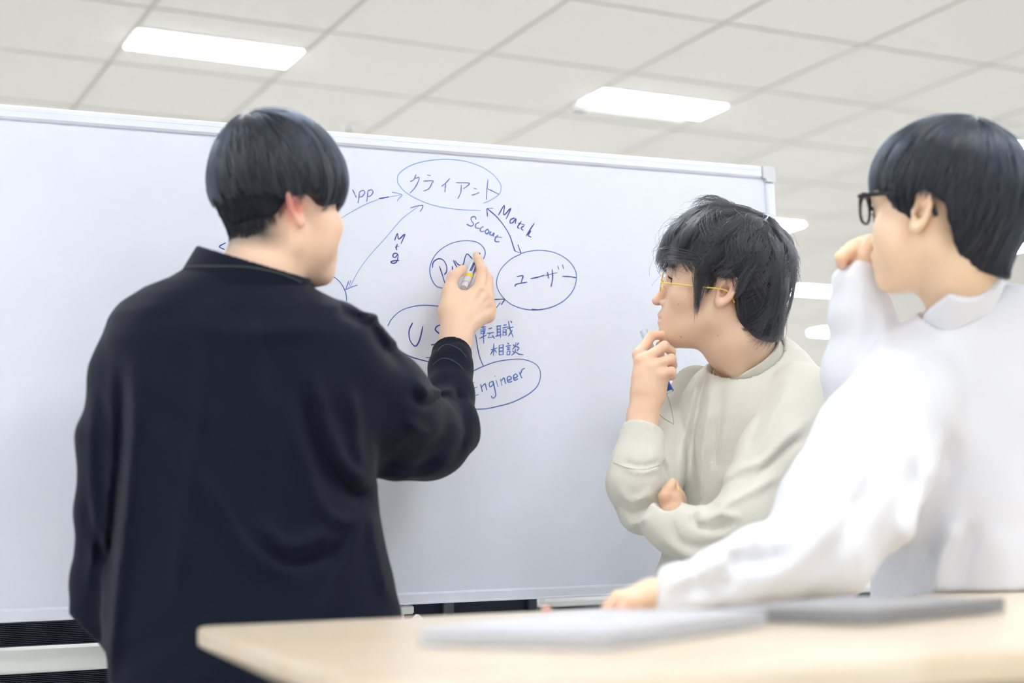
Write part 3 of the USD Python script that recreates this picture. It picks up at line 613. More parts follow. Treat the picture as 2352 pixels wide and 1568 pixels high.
def legs(who, hips, feet, mat_, r=.085):
    """trousers and shoes down to the floor"""
    hip = (hips[0] + hips[1]) / 2
    def f(P):
        d = s_cone(P, hips[0] + E3 * .06, hips[1] + E3 * .06, r * 1.25, r * 1.25)
        for h, ft in zip(hips, feet):
            kn = (h + ft) / 2 + np.array([0, .01, .03]); d = smin(d, s_chain(P, [(h, r * 1.05), (kn, r * .74), (ft + E3 * .10, r * .62)], .02), .03)
        d = np.maximum(d, .045 - P[:, 2]); return d + .002 * np.sin(P[:, 2] * 60 + P[:, 0] * 25)
    A = np.array(list(hips) + list(feet)); lo, hi = A.min(0) - .16, A.max(0) + .20; lo[2] = .02
    part('trousers', nets(f, lo, hi, .014), mat_, who, smooth=True)
    return
def shoes(who, feet, dirs):
    for ft, d in zip(feet, dirs):
        d = np.array([d[0], d[1], 0.]); d /= np.linalg.norm(d); f0 = ft * [1, 1, 0]
        g = lambda P: np.maximum(smin(s_cone(P, f0 - d * .05 + E3 * .045, f0 + d * .14 + E3 * .03, .042, .036), s_cone(P, f0 - d * .03 + E3 * .05, f0 - d * .03 + E3 * .10, .042, .040), .03), .002 - P[:, 2])
        part('shoe', nets(g, f0 - [.24, .24, -.0], f0 + [.24, .24, .16], .009), M_shoe, who, smooth=True)
M_clear = mat('marker_barrel', (.74, .77, .82), .3); M_blue = mat('marker_blue', (.03, .10, .42), .3); M_yel = mat('marker_yellow', (.80, .62, .05), .4); M_grey2 = mat('marker_grey', (.60, .60, .65), .35); M_nib = mat('marker_nib', (.02, .02, .04), .7); M_lbl = mat('marker_print', (.06, .10, .30), .4)
# ------------------------------------------------------------------ the man in black, seen from behind, writing on the board
SK1 = (.78, .54, .39)
RED = (.72, .30, .22)
P1 = thing('person', 'black-haired person in a loose black shirt, back turned, marker raised to the whiteboard', 'person', at(575, 1500, 2.38) * [1, 1, 0])
H1 = headframe(at(645, 481, 2.36), (math.sin(math.radians(50)), math.cos(math.radians(50))), 3, roll=2, scale=1.015)
nk1 = at(590, 650, 2.345)
def f_head1(P):
    d = s_head(tol(H1, P), nose=.55, cheek=.010, jowl=.006)
    return smin(d, s_chain(P, [(tow(H1, (-.022, 0, -.03)), .058), (tow(H1, (-.030, 0, -.085)), .053), (nk1, .056), (at(572, 760, 2.39), .06)], .03), .022)
c = H1['c']
head1 = soften(nets(f_head1, c - [.16, .16, .30], c + [.16, .16, .17], .0028))
# right forearm and hand with the marker
MK0, MK1 = at(1066, 659, 2.851), at(1101.5, 581, 2.9445)
w1 = at(1047, 778, 2.807)
def f_hand1(P):
    K = {'i': at(1100, 668, 2.857), 'm': at(1117, 688, 2.864), 'r': at(1123, 708, 2.868), 'p': at(1121, 726, 2.87)}
    d = s_chain(P, [(at(1033, 960, 2.68), .028), (at(1040, 830, 2.76), .0285), (w1, .027), (at(1054, 735, 2.824), .029)], .02, FW, .8)
    for k, r0, r1 in (('i', .022, .0125), ('m', .022, .0130), ('r', .021, .0125), ('p', .019, .0115)):
        d = smin(d, s_cone(P, at(1060, 742, 2.828), K[k], r0, r1), .016)
    d = smin(d, s_chain(P, [(at(1048, 760, 2.814), .022), (at(1034, 715, 2.825), .0215), (at(1033, 668, 2.839), .0135)], .012), .016)     # thumb base
    d = smin(d, s_chain(P, [(at(1033, 670, 2.839), .0128), (at(1041, 634, 2.85), .0108), (at(1058, 622, 2.87), .0092), (at(1064, 617, 2.878), .0078)], .006), .008)
    d = smin(d, s_chain(P, [(K['i'], .0125), (at(1107, 622, 2.878), .0102), (at(1099, 598, 2.902), .0083), (at(1094, 586, 2.914), .0070)], .005), .007)
    d = smin(d, s_chain(P, [(K['m'], .0125), (at(1119, 640, 2.888), .0105), (at(1109, 618, 2.914), .0085), (at(1101, 622, 2.924), .0075)], .004), .006)
    d = smin(d, s_chain(P, [(K['r'], .012), (at(1121, 660, 2.894), .0103), (at(1108, 640, 2.918), .0085), (at(1098, 650, 2.922), .0075)], .004), .006)
    d = smin(d, s_chain(P, [(K['p'], .011), (at(1118, 690, 2.897), .0092), (at(1106, 668, 2.915), .0075), (at(1098, 676, 2.918), .0065)], .004), .006)
    d = smin(d, s_chain(P, [(at(1036, 690, 2.84), .014), (at(1064, 684, 2.845), .0125), (at(1096, 678, 2.855), .013)], .01), .016)
    for k in 'imrp': d = smin(d, s_ell(P, K[k] - FW * .004, (.009, .009, .009)), .008)
    for k in 'imr': d = smax(d, -s_cone(P, K[k] + (at(1100, 680, 2.852) - K[k]) * .1 + RT * .008 - FW * .0135, at(1070, 735, 2.812) + RT * .010 - FW * .018, .002, .001), .012)
    d = smax(d, -s_cone(P, MK0 - (MK1 - MK0) * .05, MK1, .0082, .0072), .003)                    # room for the marker
    return d
hand1 = soften(nets(f_hand1, at(1040, 1000, 2.62) - [.12, .08, .06], at(1090, 560, 3.0) + [.06, .03, .03], .0024), 1)
def f_core1(P):
    d = s_chain(P, [(at(570, 800, 2.38), .07), (at(570, 1000, 2.39), .11), (at(575, 1400, 2.39), .13)], .05)
    d = smin(d, s_chain(P, [(at(790, 820, 2.42), .06), (at(995, 1000, 2.60), .035), (at(1033, 950, 2.685), .028)], .02), .03)
    return smin(d, s_chain(P, [(at(330, 800, 2.36), .06), (at(252, 1050, 2.36), .03), (at(245, 1250, 2.42), .03), (at(275, 1400, 2.48), .03)], .02), .03)
core1 = nets(f_core1, at(180, 1500, 2.2) - [.05, .1, .05], at(1080, 640, 2.75) + [.05, .05, .03], .012)
def tone1(V):
    ear = tow(H1, (-.025, -.080, -.005))
    reds = [(ear, .026, (.74, .25, .20), .8), (tow(H1, (-.034, -.094, -.004)), .024, (.76, .25, .21), .85), (tow(H1, (.06, -.055, -.03)), .04, (.80, .50, .38), .45)]
    for px, py, Y in ((1094, 586, 2.96), (1064, 617, 2.92), (1107, 622, 2.92), (1119, 640, 2.93), (1117, 688, 2.91), (1123, 712, 2.91), (1041, 634, 2.89)): reds.append((at(px, py, Y - .048), .012, (.76, .42, .33), .5))
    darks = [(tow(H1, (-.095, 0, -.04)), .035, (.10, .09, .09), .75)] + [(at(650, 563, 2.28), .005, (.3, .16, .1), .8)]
    nape = hands_tone(SK1, V, reds, darks)
    q = tol(H1, V); g = np.clip((q[:, 2] + .062 + .02 * np.abs(q[:, 1]) / .07) / .026, 0, 1) * np.clip((-.026 - q[:, 0]) / .034, 0, 1)       # shaved nape and sides
    return nape * (1 - .93 * g[:, None]) + np.array([.012, .014, .02]) * .93 * g[:, None]
skinpart('body', [head1, core1, hand1], M_skin, P1, tone1)
# hair: a bowl cut over a shaved nape
def hem1(q): return .006 + .010 * np.clip(-q[:, 0] / .1, -1, 1) + .006 * np.sin(np.arctan2(q[:, 1], q[:, 0]) * 7)
def f_hair1(q):
    d = s_ell(q, (-.004, 0, .044), (.111, .101, .098))
    d = smin(d, s_ell(q, (-.012, 0, .088), (.080, .075, .062)), .03)
    g = np.arctan2(q[:, 1], q[:, 0])
    d = d + .0022 * np.sin(g * 26 + 9 * q[:, 2] + 2 * np.sin(g * 5)) * np.clip((.12 - q[:, 2]) * 12, 0, 1)
    return smax(d, hem1(q) - q[:, 2], .010)
m = nets(f_hair1, (-.15, -.14, -.03), (.15, .14, .19), .0035); m.vertices = tow(H1, m.vertices)
hr = part('hair', m, M_hair, P1, smooth=True)
sh = Shell(lambda q: smax(smin(s_ell(q, (-.004, 0, .044), (.112, .102, .099)), s_ell(q, (-.012, 0, .088), (.081, .076, .064)), .03), -.06 - q[:, 2], .005), (-.008, 0, .03))
S, Wd = comb(sh, (-.32, .10, .94), lambda p, j: p[:, 2] > hem1(p) - .006 + j, 7000, 300, 11, wave=.035, spread=.03, width=.0011, jit=.005, inner=.006)
curves('hair_strand', [tow(H1, s) for s in S], Wd, M_strand, hr)
def f_nape0(q): return smin(s_ell(q, (-.012, 0, .036), (.0975, .0785, .0875)), s_cone(q, (-.022, 0, -.03), (-.030, 0, -.085), .0590, .055), .022)
def f_nape1(q):
    d = smin(s_ell(q, (-.012, 0, .036), (.0990, .080, .089)), s_cone(q, (-.022, 0, -.03), (-.030, 0, -.085), .0605, .0565), .022)
    d = np.maximum(d, q[:, 2] - .03); d = smax(d, q[:, 0] + .030 + .55 * np.clip(-q[:, 2] + .005, 0, .1), .006)
    return smax(d, -.034 - q[:, 2] + .15 * np.abs(q[:, 1]), .010)
m = nets(f_nape1, (-.14, -.12, -.08), (.02, .12, .05), .003); m.vertices = tow(H1, m.vertices)
part('hair', m, M_hair, P1, smooth=True, label='close-cropped hair at the nape')
rg = np.random.default_rng(17); S, Wd = [], []
for k in range(2600):
    x, y, z = rg.uniform(-.13, -.018), rg.uniform(-.085, .085), rg.uniform(-.056, .03)
    p0 = np.array([-.02, 0, z]); d = np.array([x + .02, y, 0]); d /= np.linalg.norm(d)
    if d[0] > -.05 - .9 * max(0, -z - .005) / .05: continue
    t = np.linspace(.03, .14, 60); v = f_nape0(p0 + d * t[:, None]); i = int(np.argmax(v > 0)); q0 = p0 + d * t[i]
    u = np.linspace(0, 1, 5)[:, None]; S.append(q0 + d * (.0004 + .0016 * np.sin(u * 2.2)) + u * np.array([0, -.002 * np.sign(y) * abs(d[1]), -rg.uniform(.006, .013)]) + u * u * np.array([.004, 0, 0])); Wd.append(.0008 * (1.15 - u[:, 0]))
curves('hair_strand', [tow(H1, s) for s in S], Wd, M_hair, hr, label='short clipped strands at the nape')
# shirt
ROWS1 = [(596, 470, 676, .56), (620, 430, 690, .62), (645, 390, 705, .72), (668, 335, 725, .8), (694, 295, 765, .88), (730, 265, 830, .95), (790, 247, 868, 1.), (900, 245, 872, 1.), (1000, 247, 866, 1.), (1105, 247, 858, 1.), (1200, 247, 874, 1.), (1300, 247, 893, 1.02), (1418, 248, 918, 1.05), (1600, 248, 950, 1.08), (1680, 248, 960, 1.08)]
FOLD1 = [(.011, 17, [(672, 960), (699, 1051), (731, 1143), (765, 1189), (830, 1198)]), (.012, 17, [(718, 859), (741, 941), (773, 1033), (809, 1083), (855, 1106)]), (-.009, 14, [(700, 890), (722, 990), (752, 1075), (800, 1130), (850, 1140)]),
    (.010, 20, [(590, 1190), (644, 1250), (713, 1243), (775, 1210)]), (-.008, 16, [(610, 1225), (650, 1290), (730, 1285), (800, 1250)]), (.008, 18, [(430, 1050), (516, 1189), (562, 1253), (608, 1294), (680, 1320)]),
    (.010, 14, [(306, 830), (312, 941), (303, 1079), (283, 1262), (262, 1450), (255, 1560)]), (-.009, 12, [(275, 850), (278, 1000), (262, 1180), (250, 1330)]), (.006, 14, [(846, 1148), (814, 1239), (759, 1354), (736, 1450)]), (.006, 12, [(850, 1170), (862, 1262), (890, 1380)]),
    (.008, 14, [(800, 880), (816, 960), (820, 1020), (834, 1080)]), (.010, 14, [(940, 960), (960, 985), (990, 997), (1025, 972)]), (-.010, 12, [(935, 900), (975, 930), (1010, 900)]), (.010, 12, [(960, 870), (985, 905), (1020, 895), (1060, 900)]), (-.008, 12, [(1040, 880), (1060, 930), (1065, 1000), (1040, 1060)]),
    (.007, 20, [(770, 690), (850, 705), (868, 740)]), (.007, 20, [(830, 720), (890, 765), (905, 800)]), (-.006, 14, [(780, 700), (800, 720), (850, 745)]), (-.006, 14, [(850, 730), (870, 780), (930, 850)]), (.005, 26, [(420, 720), (520, 760), (640, 760), (760, 740)]), (.005, 22, [(560, 700), (600, 900), (620, 1100)]), (.005, 20, [(470, 760), (460, 950), (430, 1150), (400, 1400)]),
    (-.006, 14, [(880, 1060), (940, 1075), (1010, 1050)]), (.006, 14, [(880, 1090), (940, 1095), (1000, 1085), (1050, 1040)]), (.006, 12, [(215, 900), (208, 1050), (215, 1200), (200, 1380)]), (-.005, 10, [(196, 1150), (215, 1230), (240, 1300)])]
cuffax = at(1040, 812, 2.772) - at(1034, 868, 2.715); cuffax /= np.linalg.norm(cuffax)
cuff1 = at(1038, 810, 2.772)
def f_shirt1(P):
    d = s_loft(P, ROWS1, 2.38, .135, .16)
    d = smin(d, s_chain(P, [(at(335, 765, 2.37), .056), (at(283, 860, 2.355), .049), (at(243, 1010, 2.34), .0425), (at(229, 1180, 2.345), .036), (at(217, 1330, 2.36), .034), (at(206, 1470, 2.37), .036)], .02), .018)
    arm = s_chain(P, [(at(755, 857, 2.40), .096), (at(866, 930, 2.47), .088), (at(985, 1003, 2.58), .060), (at(1030, 985, 2.635), .050), (at(1033, 905, 2.695), .0375), (at(1035, 845, 2.742), .035), (at(1039, 812, 2.769), .0340)], .03)
    arm = smin(arm, s_cone(P, at(905, 1030, 2.50), at(1005, 1030, 2.60), .052, .042), .03)
    d = smin(d, arm, .03)
    Q = ppix(P)
    lw = (Q[:, 1] - 1412) - (Q[:, 0] - 160) * (88 / 88.)                                    # slanting end of the hanging sleeve
    left = np.where(Q[:, 0] < 246, lw / 1450., -1)
    d = np.where(Q[:, 0] < 249, np.maximum(d, left), d)
    d = d - folds(P, FOLD1) - .0012 * np.sin(P[:, 0] * 55 + 9 * np.sin(P[:, 2] * 11)) * np.sin(P[:, 2] * 17 + 3)
    d = np.where(s_plane(P, cuff1 - cuffax * .06, cuffax) > -.05, np.maximum(d, s_plane(P, cuff1, cuffax)), d) if False else smax(d, np.where(np.linalg.norm(P - cuff1, axis=1) < .12, s_plane(P, cuff1, cuffax), -1), .003)
    d = smax(d, -s_cone(P, cuff1 - cuffax * .05, cuff1 + cuffax * .03, .0285, .0315), .003)
    # neck hole
    d = smax(d, -s_cone(P, at(582, 606, 2.345), at(605, 520, 2.35), .058, .070), .004)
    return np.maximum(d, .80 - P[:, 2])
shirt1 = part('shirt', soften(nets(f_shirt1, (at(140, 1500, 2.35) - [.03, .2, 0]) * [1, 1, 0] + [0, 0, .78], at(1110, 560, 2.86) + [.02, .03, .03], .0055), 2), M_black, P1, smooth=True)
def f_cuff1(P):
    o = s_cone(P, cuff1 - cuffax * .062, cuff1 + cuffax * .03, .0395, .0362); t = s_plane(P, cuff1, cuffax)
    return smax(smax(np.maximum(o, -o - .0042), t - .0015, .003), -.055 - t, .003)
part('cuff', nets(f_cuff1, cuff1 - .085, cuff1 + .085, .003), M_black, shirt1, smooth=True)
# standing collar: an open band round the neck
def f_collar1(P):
    a, b = at(563, 672, 2.350), at(577, 602, 2.345); ax = (b - a) / np.linalg.norm(b - a)
    ax = ax + np.array([.10, -.02, 0]); ax /= np.linalg.norm(ax)
    v = P - a; t = v @ ax; r = v - np.outer(t, ax); u = r[:, 0] * .97 + r[:, 1] * .25; w = -r[:, 0] * .25 + r[:, 1] * .97
    k = np.hypot(u / (.097 - .24 * t), w / (.075 - .10 * t)); d = np.abs((k - 1) * .078) - .0032
    return smax(smax(d, t - .050 - .12 * r[:, 0] * 0, .003), -.012 - t, .003)
c = at(570, 620, 2.35)
part('collar', nets(f_collar1, c - [.14, .13, .08], c + [.14, .13, .08], .003), M_black, shirt1, smooth=True)
# seams: stitched lines on collar and cuff
def surfline(f, line, off=.0006, n=10):
    """a pixel line laid on the near side of an implicit surface"""
    out = []
    for x, y in spline(line, n):
        d = ray(x, y); Y = np.linspace(2.0, 3.05, 420); P = CAM + d[None] * (Y / d[1])[:, None]; v = f(P); k = np.argmax(v < 0)
        if v[k] < 0 and k > 0: out.append(P[k - 1] + (P[k] - P[k - 1]) * (v[k - 1] / (v[k - 1] - v[k])) - d * off)
    return np.array(out)
f_all1 = lambda P: np.minimum(np.minimum(f_shirt1(P), f_collar1(P)), f_cuff1(P))
for ln in ([(414, 612), (470, 611), (560, 612), (620, 622), (660, 634), (692, 648)], [(1004, 806), (1018, 793), (1034, 792), (1055, 802), (1072, 820)], [(994, 838), (1012, 824), (1030, 824), (1050, 834), (1066, 850)]):
    L = surfline(f_all1, ln)
    if len(L) > 4: part('seam', tube(L, .0009, 6), M_stitch, shirt1, label='pale stitched seam')
hp = [at(470, 1560, 2.40), at(700, 1560, 2.42)]; hp = [h * [1, 1, 0] + E3 * .88 for h in hp]
ft = [hp[0] + [-.03, .03, -.88], hp[1] + [.04, .02, -.88]]
legs(P1, hp, ft, M_trs, .10); shoes(P1, ft, [(.15, 1), (.4, 1)])
# marker
mk = thing('marker', 'clear-barrelled whiteboard marker with a yellow band, held up against the whiteboard', 'marker', MK0)
ax = (MK1 - MK0); ML = np.linalg.norm(ax); ax /= ML
def mseg(a, b, ra, rb=None): return tube([MK0 + ax * a, MK0 + ax * (a + 1e-4), MK0 + ax * (b - 1e-4), MK0 + ax * b], [ra * .9, ra, rb or ra, (rb or ra) * .9], 20)
part('end_cap', cat(mseg(-.004, .012, .0062, .0070), mseg(.011, .030, .0082)), M_grey2, mk, smooth=40, label='grey plastic end')
part('band', mseg(.030, .040, .0083), M_yel, mk, smooth=40, label='yellow band')
part('barrel', mseg(.040, .088, .0082), M_clear, mk, smooth=40); part('collar', mseg(.088, .104, .0075, .0050), M_grey2, mk, smooth=40); part('nib', mseg(.104, ML - .002, .0030, .0022), M_nib, mk, smooth=40, label='dark felt nib')
# printed marks on the barrel: raised a hair
sidev = np.cross(ax, FW); sidev /= np.linalg.norm(sidev); fr = np.cross(sidev, ax); fr = fr if fr @ FW < 0 else -fr
def print_at(a0, a1, p0, p1, r=.0084):
    v, f, k = [], [], 8
    for i, t in enumerate(np.linspace(a0, a1, 3)):
        for p in np.linspace(p0, p1, k):
            v.append(MK0 + ax * t + r * (fr * math.cos(p) + sidev * math.sin(p)))
    for i in range(2):
        for j in range(k - 1): a = i * k + j; f += [[a, a + 1, a + k + 1], [a, a + k + 1, a + k]]
    return trimesh.Trimesh(np.array(v), np.array(f), process=False)
rg = np.random.default_rng(5); marks = [print_at(.046, .078, -.15, .42)]
for k in range(16): a = .043 + .0026 * k; marks.append(print_at(a, a + .0014, -.95 + .12 * rg.uniform(), -.35 - .2 * rg.uniform()))
part('print', cat(*marks), M_lbl, mk, kind='stuff')
# ------------------------------------------------------------------ the man in beige, profile to the left, hand at his chin
SK2 = (.72, .49, .345)
P2 = thing('person', 'person with tousled hair and gold glasses in a beige sweatshirt, hand at chin', 'person', at(1690, 1500, 2.80) * [1, 1, 0])
a8 = math.radians(9)
H2 = headframe(at(1643, 664, 2.765), (-math.cos(a8), math.sin(a8)), 12, roll=-2)
nk2 = at(1735, 860, 2.82)
def f_head2(P):
    d = s_head(tol(H2, P), nose=.85, mouth=.0018)
    d = smin(d, s_chain(P, [(tow(H2, (-.030, 0, -.03)), .056), (tow(H2, (-.046, 0, -.085)), .054), (nk2, .062)], .03), .022)
    d = smin(d, s_cone(P, nk2, at(1725, 950, 2.84), .062, .10), .03)
    d = smin(d, s_cone(P, tow(H2, (-.03, .052, -.045)), at(1690, 850, 2.745), .013, .011), .02)
    return d
c = H2['c']
head2 = soften(nets(f_head2, c - [.17, .17, .30], c + [.2, .20, .17], .0024), 1)
def hb(x, y, Y): return at(1430 + x / 5.807, 740 + y / 5.807, Y)
w2 = hb(268, 1250, 2.715)
def f_hand2(P):
    K = [hb(215, 430, 2.735), hb(265, 520, 2.722), hb(370, 600, 2.714), hb(480, 705, 2.712)]
    d = s_chain(P, [(at(1452, 1110, 2.685), .036), (hb(240, 1560, 2.70), .0285), (w2, .0245), (hb(320, 1010, 2.718), .0275)], .02, FW, .85)
    d = smin(d, s_cone(P, hb(315, 960, 2.722), hb(330, 780, 2.724), .027, .027, FW, .8), .014)
    for k, r0, r1 in zip(K, (.020, .020, .019, .018), (.0105, .0115, .0115, .0110)): d = smin(d, s_cone(P, hb(320, 900, 2.722), k, r0, r1), .014)
    d = smin(d, s_cone(P, hb(430, 960, 2.730), hb(500, 800, 2.722), .020, .014), .014)                  # heel of the hand
    F = [[(K[0], .0110), (hb(390, 175, 2.748), .0085), (hb(525, 172, 2.758), .0078), (hb(585, 262, 2.764), .0068)],
         [(K[1], .0115), (hb(560, 318, 2.728), .0092), (hb(648, 385, 2.742), .0080), (hb(655, 455, 2.756), .0070)],
         [(K[2], .0115), (hb(648, 488, 2.716), .0090), (hb(668, 570, 2.732), .0080), (hb(600, 600, 2.752), .0070)],
         [(K[3], .0110), (hb(650, 658, 2.708), .0086), (hb(655, 715, 2.724), .0076), (hb(585, 740, 2.742), .0066)]]
    for f in F: d = smin(d, s_chain(P, f, .004), .006)
    d = smin(d, s_chain(P, [(hb(400, 900, 2.745), .016), (hb(420, 640, 2.765), .012), (hb(480, 430, 2.772), .0095), (hb(500, 300, 2.772), .008)], .006), .008)   # thumb behind
    for k in K: d = smin(d, s_ell(P, k - FW * .004, (.0075, .0075, .0075)), .008)
    return d
hand2 = soften(nets(f_hand2, at(1425, 1120, 2.66) - [.04, .03, .02], at(1550, 755, 2.79) + [.03, .02, .02], .0022), 1)
def hc(x, y, Y): return at(1470 + x / 11.2, 1060 + y / 11.2, Y)
def f_hand2b(P):
    d = s_chain(P, [(at(1600, 1225, 2.60), .030), (hc(900, 1400, 2.63), .021), (hc(800, 1240, 2.645), .018)], .02)
    d = smin(d, s_chain(P, [(hc(700, 1150, 2.632), .012), (hc(640, 900, 2.628), .0105), (hc(730, 720, 2.640), .0092), (hc(830, 530, 2.652), .0078)], .006), .004)
    for x0, y0, x1, y1, x2, y2, Y in ((860, 980, 900, 800, 880, 560, 2.655), (900, 1060, 990, 900, 960, 700, 2.660), (880, 1120, 1050, 1000, 1040, 830, 2.668), (860, 1180, 1060, 1120, 1090, 960, 2.676)):
        d = smin(d, s_chain(P, [(hc(x0, y0, Y - .02), .0125), (hc(x1, y1, Y), .0095), (hc(x2, y2, Y + .03), .0080)], .004), .006)
    return d
hand2b = soften(nets(f_hand2b, hc(300, 2000, 2.55) - [.02, .03, .03], hc(1500, 300, 2.72) + [.03, .03, .03], .0025), 1)
def f_core2(P):
    d = s_chain(P, [(at(1730, 920, 2.84), .06), (at(1720, 1100, 2.84), .09), (at(1690, 1500, 2.84), .10)], .05)
    d = smin(d, s_chain(P, [(at(1825, 930, 2.76), .03), (at(1730, 1200, 2.63), .03), (at(1600, 1225, 2.60), .032)], .02), .03)
    return smin(d, s_chain(P, [(at(1610, 920, 2.90), .03), (at(1490, 1150, 2.72), .03), (at(1452, 1110, 2.685), .034)], .02), .03)
core2 = nets(f_core2, at(1430, 1560, 2.5) - [.05, .0, .05], at(1900, 820, 3.0) + [.05, .02, .03], .012)
def tone2(V):
    reds = [(tow(H2, (-.030, .086, -.005)), .028, (.75, .36, .28), .6), (tow(H2, (-.03, .082, -.030)), .014, (.78, .40, .32), .6), (tow(H2, (.092, 0, -.064)), .010, (.66, .32, .28), .8), (tow(H2, (.088, 0, -.077)), .009, (.66, .30, .27), .85), (tow(H2, (.105, 0, -.04)), .018, (.75, .40, .32), .45), (tow(H2, (.05, .055, -.03)), .03, (.76, .46, .35), .4)]
    for x, y, Y in ((390, 175, 2.74), (525, 172, 2.75), (560, 318, 2.725), (648, 488, 2.712), (650, 658, 2.705), (265, 520, 2.715), (215, 430, 2.73)): reds.append((hb(x, y, Y), .010, (.76, .42, .32), .5))
    darks = [(hc(700, 950, 2.62), .03, (.62, .34, .22), .6), (tow(H2, (.092, .012, -.053)), .012, (.44, .36, .31), .4), (tow(H2, (.080, 0, -.100)), .02, (.52, .38, .28), .35), (tow(H2, (-.0165, .0835, -.010)), .0045, (.05, .02, .02), .9), (tow(H2, (.094, .006, -.048)), .004, (.12, .05, .04), .9)]  # final spots paint shade into the ear hollow and nostril
    for px, py in ((1564, 773), (1649, 770), (1558, 699)): darks.append((surfpt(f_head2, px, py), .0014, (.22, .10, .07), .85))
    return hands_tone(SK2, V, reds, darks)
def surfpt(f, x, y, Y0=2.5, Y1=3.0):
    d = ray(x, y); Y = np.linspace(Y0, Y1, 500); P = CAM + d[None] * (Y / d[1])[:, None]; v = f(P); k = np.argmax(v < 0); return P[k]
skinpart('body', [head2, hand2, hand2b, core2], M_skin, P2, tone2)
# eyes and brow
M_eye = mat('eye_white', (.70, .68, .66), .2); M_iris = mat('eye_iris', (.03, .02, .015), .15)
for sy in (-1, 1):
    e = trimesh.creation.icosphere(3, .0118); e.vertices = tow(H2, e.vertices + [.0685, sy * .031, -.002]); ey_ = part('eye', e, M_eye, P2, smooth=True)
    e = trimesh.creation.icosphere(2, .0062); e.vertices = tow(H2, e.vertices * [.5, 1, 1] + [.0785, sy * .031, -.0015]); part('iris', e, M_iris, ey_, smooth=True)
rg = np.random.default_rng(9); S, Wd = [], []
for sy in (-1, 1):
    for k in range(150):
        u = rg.uniform(); q0 = np.array([.100 - .026 * u ** 1.6, sy * (.012 + .042 * u), .018 + .008 * math.sin(u * 2.6) + rg.normal(0, .0022)])
        t = np.linspace(0, 1, 5)[:, None]; S.append(tow(H2, q0 + t * np.array([-.004, sy * .009, .003 - .004 * u]) + [.0015, 0, 0])); Wd.append(np.full(5, .0006))
    for k in range(26):
        u = rg.uniform(-1, 1); q0 = np.array([.079, sy * (.031 + .012 * u), .004 - .002 * u * u]); t = np.linspace(0, 1, 4)[:, None]; S.append(tow(H2, q0 + t * np.array([.009, 0, .001]) + t * t * [0, 0, .003])); Wd.append(np.full(4, .0004))
curves('eyebrow', S, Wd, M_hair, P2)
# hair: tousled locks
def keep2(p, j):
    x, y, z = p[:, 0], np.abs(p[:, 1]), p[:, 2]
    hem = np.interp(x, [-.13, -.08, -.050, -.044, -.032, -.010, .006, .016, .022, .040, .07, .10, .14], [-.080, -.086, -.074, -.045, .004, .002, -.006, -.042, -.050, -.006, .016, .026, .030])
    hem = np.where((p[:, 1] < 0) & (x > -.04) & (x < .05), np.minimum(hem, -.01), hem)
    return z > hem + j
def f_hair2(q):
    d = s_ell(q, (-.014, 0, .056), (.110, .095, .092)); d = smin(d, s_ell(q, (-.06, 0, .005), (.062, .078, .085)), .03)
    d = smin(d, s_cone(q, (-.07, 0, .0), (-.078, 0, -.072), .058, .050), .03)
    g = np.arctan2(q[:, 1], q[:, 0]); d = d + .0035 * np.sin(g * 13 + 30 * q[:, 2]) * np.sin(45 * q[:, 2] + 5 * g)
    x, ay = q[:, 0], np.abs(q[:, 1])
    hem = np.interp(x, [-.13, -.08, -.052, -.044, -.030, .03, .045, .08, .12], [-.080, -.084, -.070, -.04, .012, .016, .032, .045, .055])
    return smax(d, hem - q[:, 2], .012)
m = nets(f_hair2, (-.15, -.13, -.11), (.13, .13, .17), .0035); m.vertices = tow(H2, m.vertices)
hr = part('hair', m, M_hair2, P2, smooth=True)
def sh2f(q):
    d = s_ell(q, (-.014, 0, .056), (.124, .103, .103)); d = smin(d, s_ell(q, (-.06, 0, .005), (.068, .084, .09)), .03); d = smin(d, s_cone(q, (-.07, 0, .0), (-.08, 0, -.10), .061, .056), .03)
    return smin(d, s_cone(q, (.035, 0, .05), (.055, 0, .01), .066, .060), .03)
sh = Shell(sh2f, (-.015, 0, .02))
S, Wd = comb(sh, (-.42, .12, .9), keep2, 8000, 170, 21, wave=.13, spread=.10, width=.0010, lift=.011, jit=.012, inner=.018, steps=18, tmax=2.75)
# sideburn and loose flyaways
for k in range(170):
    t = np.linspace(0, 1, 9)[:, None]; r0 = rg.normal(0, 1, 3)
    p = np.array([.020 + .008 * r0[0], .086 + .002 * r0[1], .03]) + t * np.array([.004 - .007 * r0[0], -.010, -.082 + .008 * r0[2]]) + .003 * np.sin(t * 4 + r0[1]) * [1, 0, 0]; S.append(p); Wd.append(.001 * (1.1 - t[:, 0]))
for k in range(120):
    th, ph = rg.uniform(.2, 1.25), rg.uniform(-np.pi, np.pi); t = np.linspace(0, 1, 12); th_ = th + .55 * t; ph_ = ph + .5 * rg.normal() * t * t
    D = np.stack([np.sin(th_) * np.cos(ph_), np.sin(th_) * np.sin(ph_), np.cos(th_)], 1)
    S.append(sh.o + D * (sh.r(D) - .004 + rg.uniform(.003, .020) * np.sin(t * rg.uniform(1.5, 3.1)))[:, None]); Wd.append(np.full(12, .0004))
curves('hair_strand', [tow(H2, s) for s in S], Wd, M_strand2, hr)
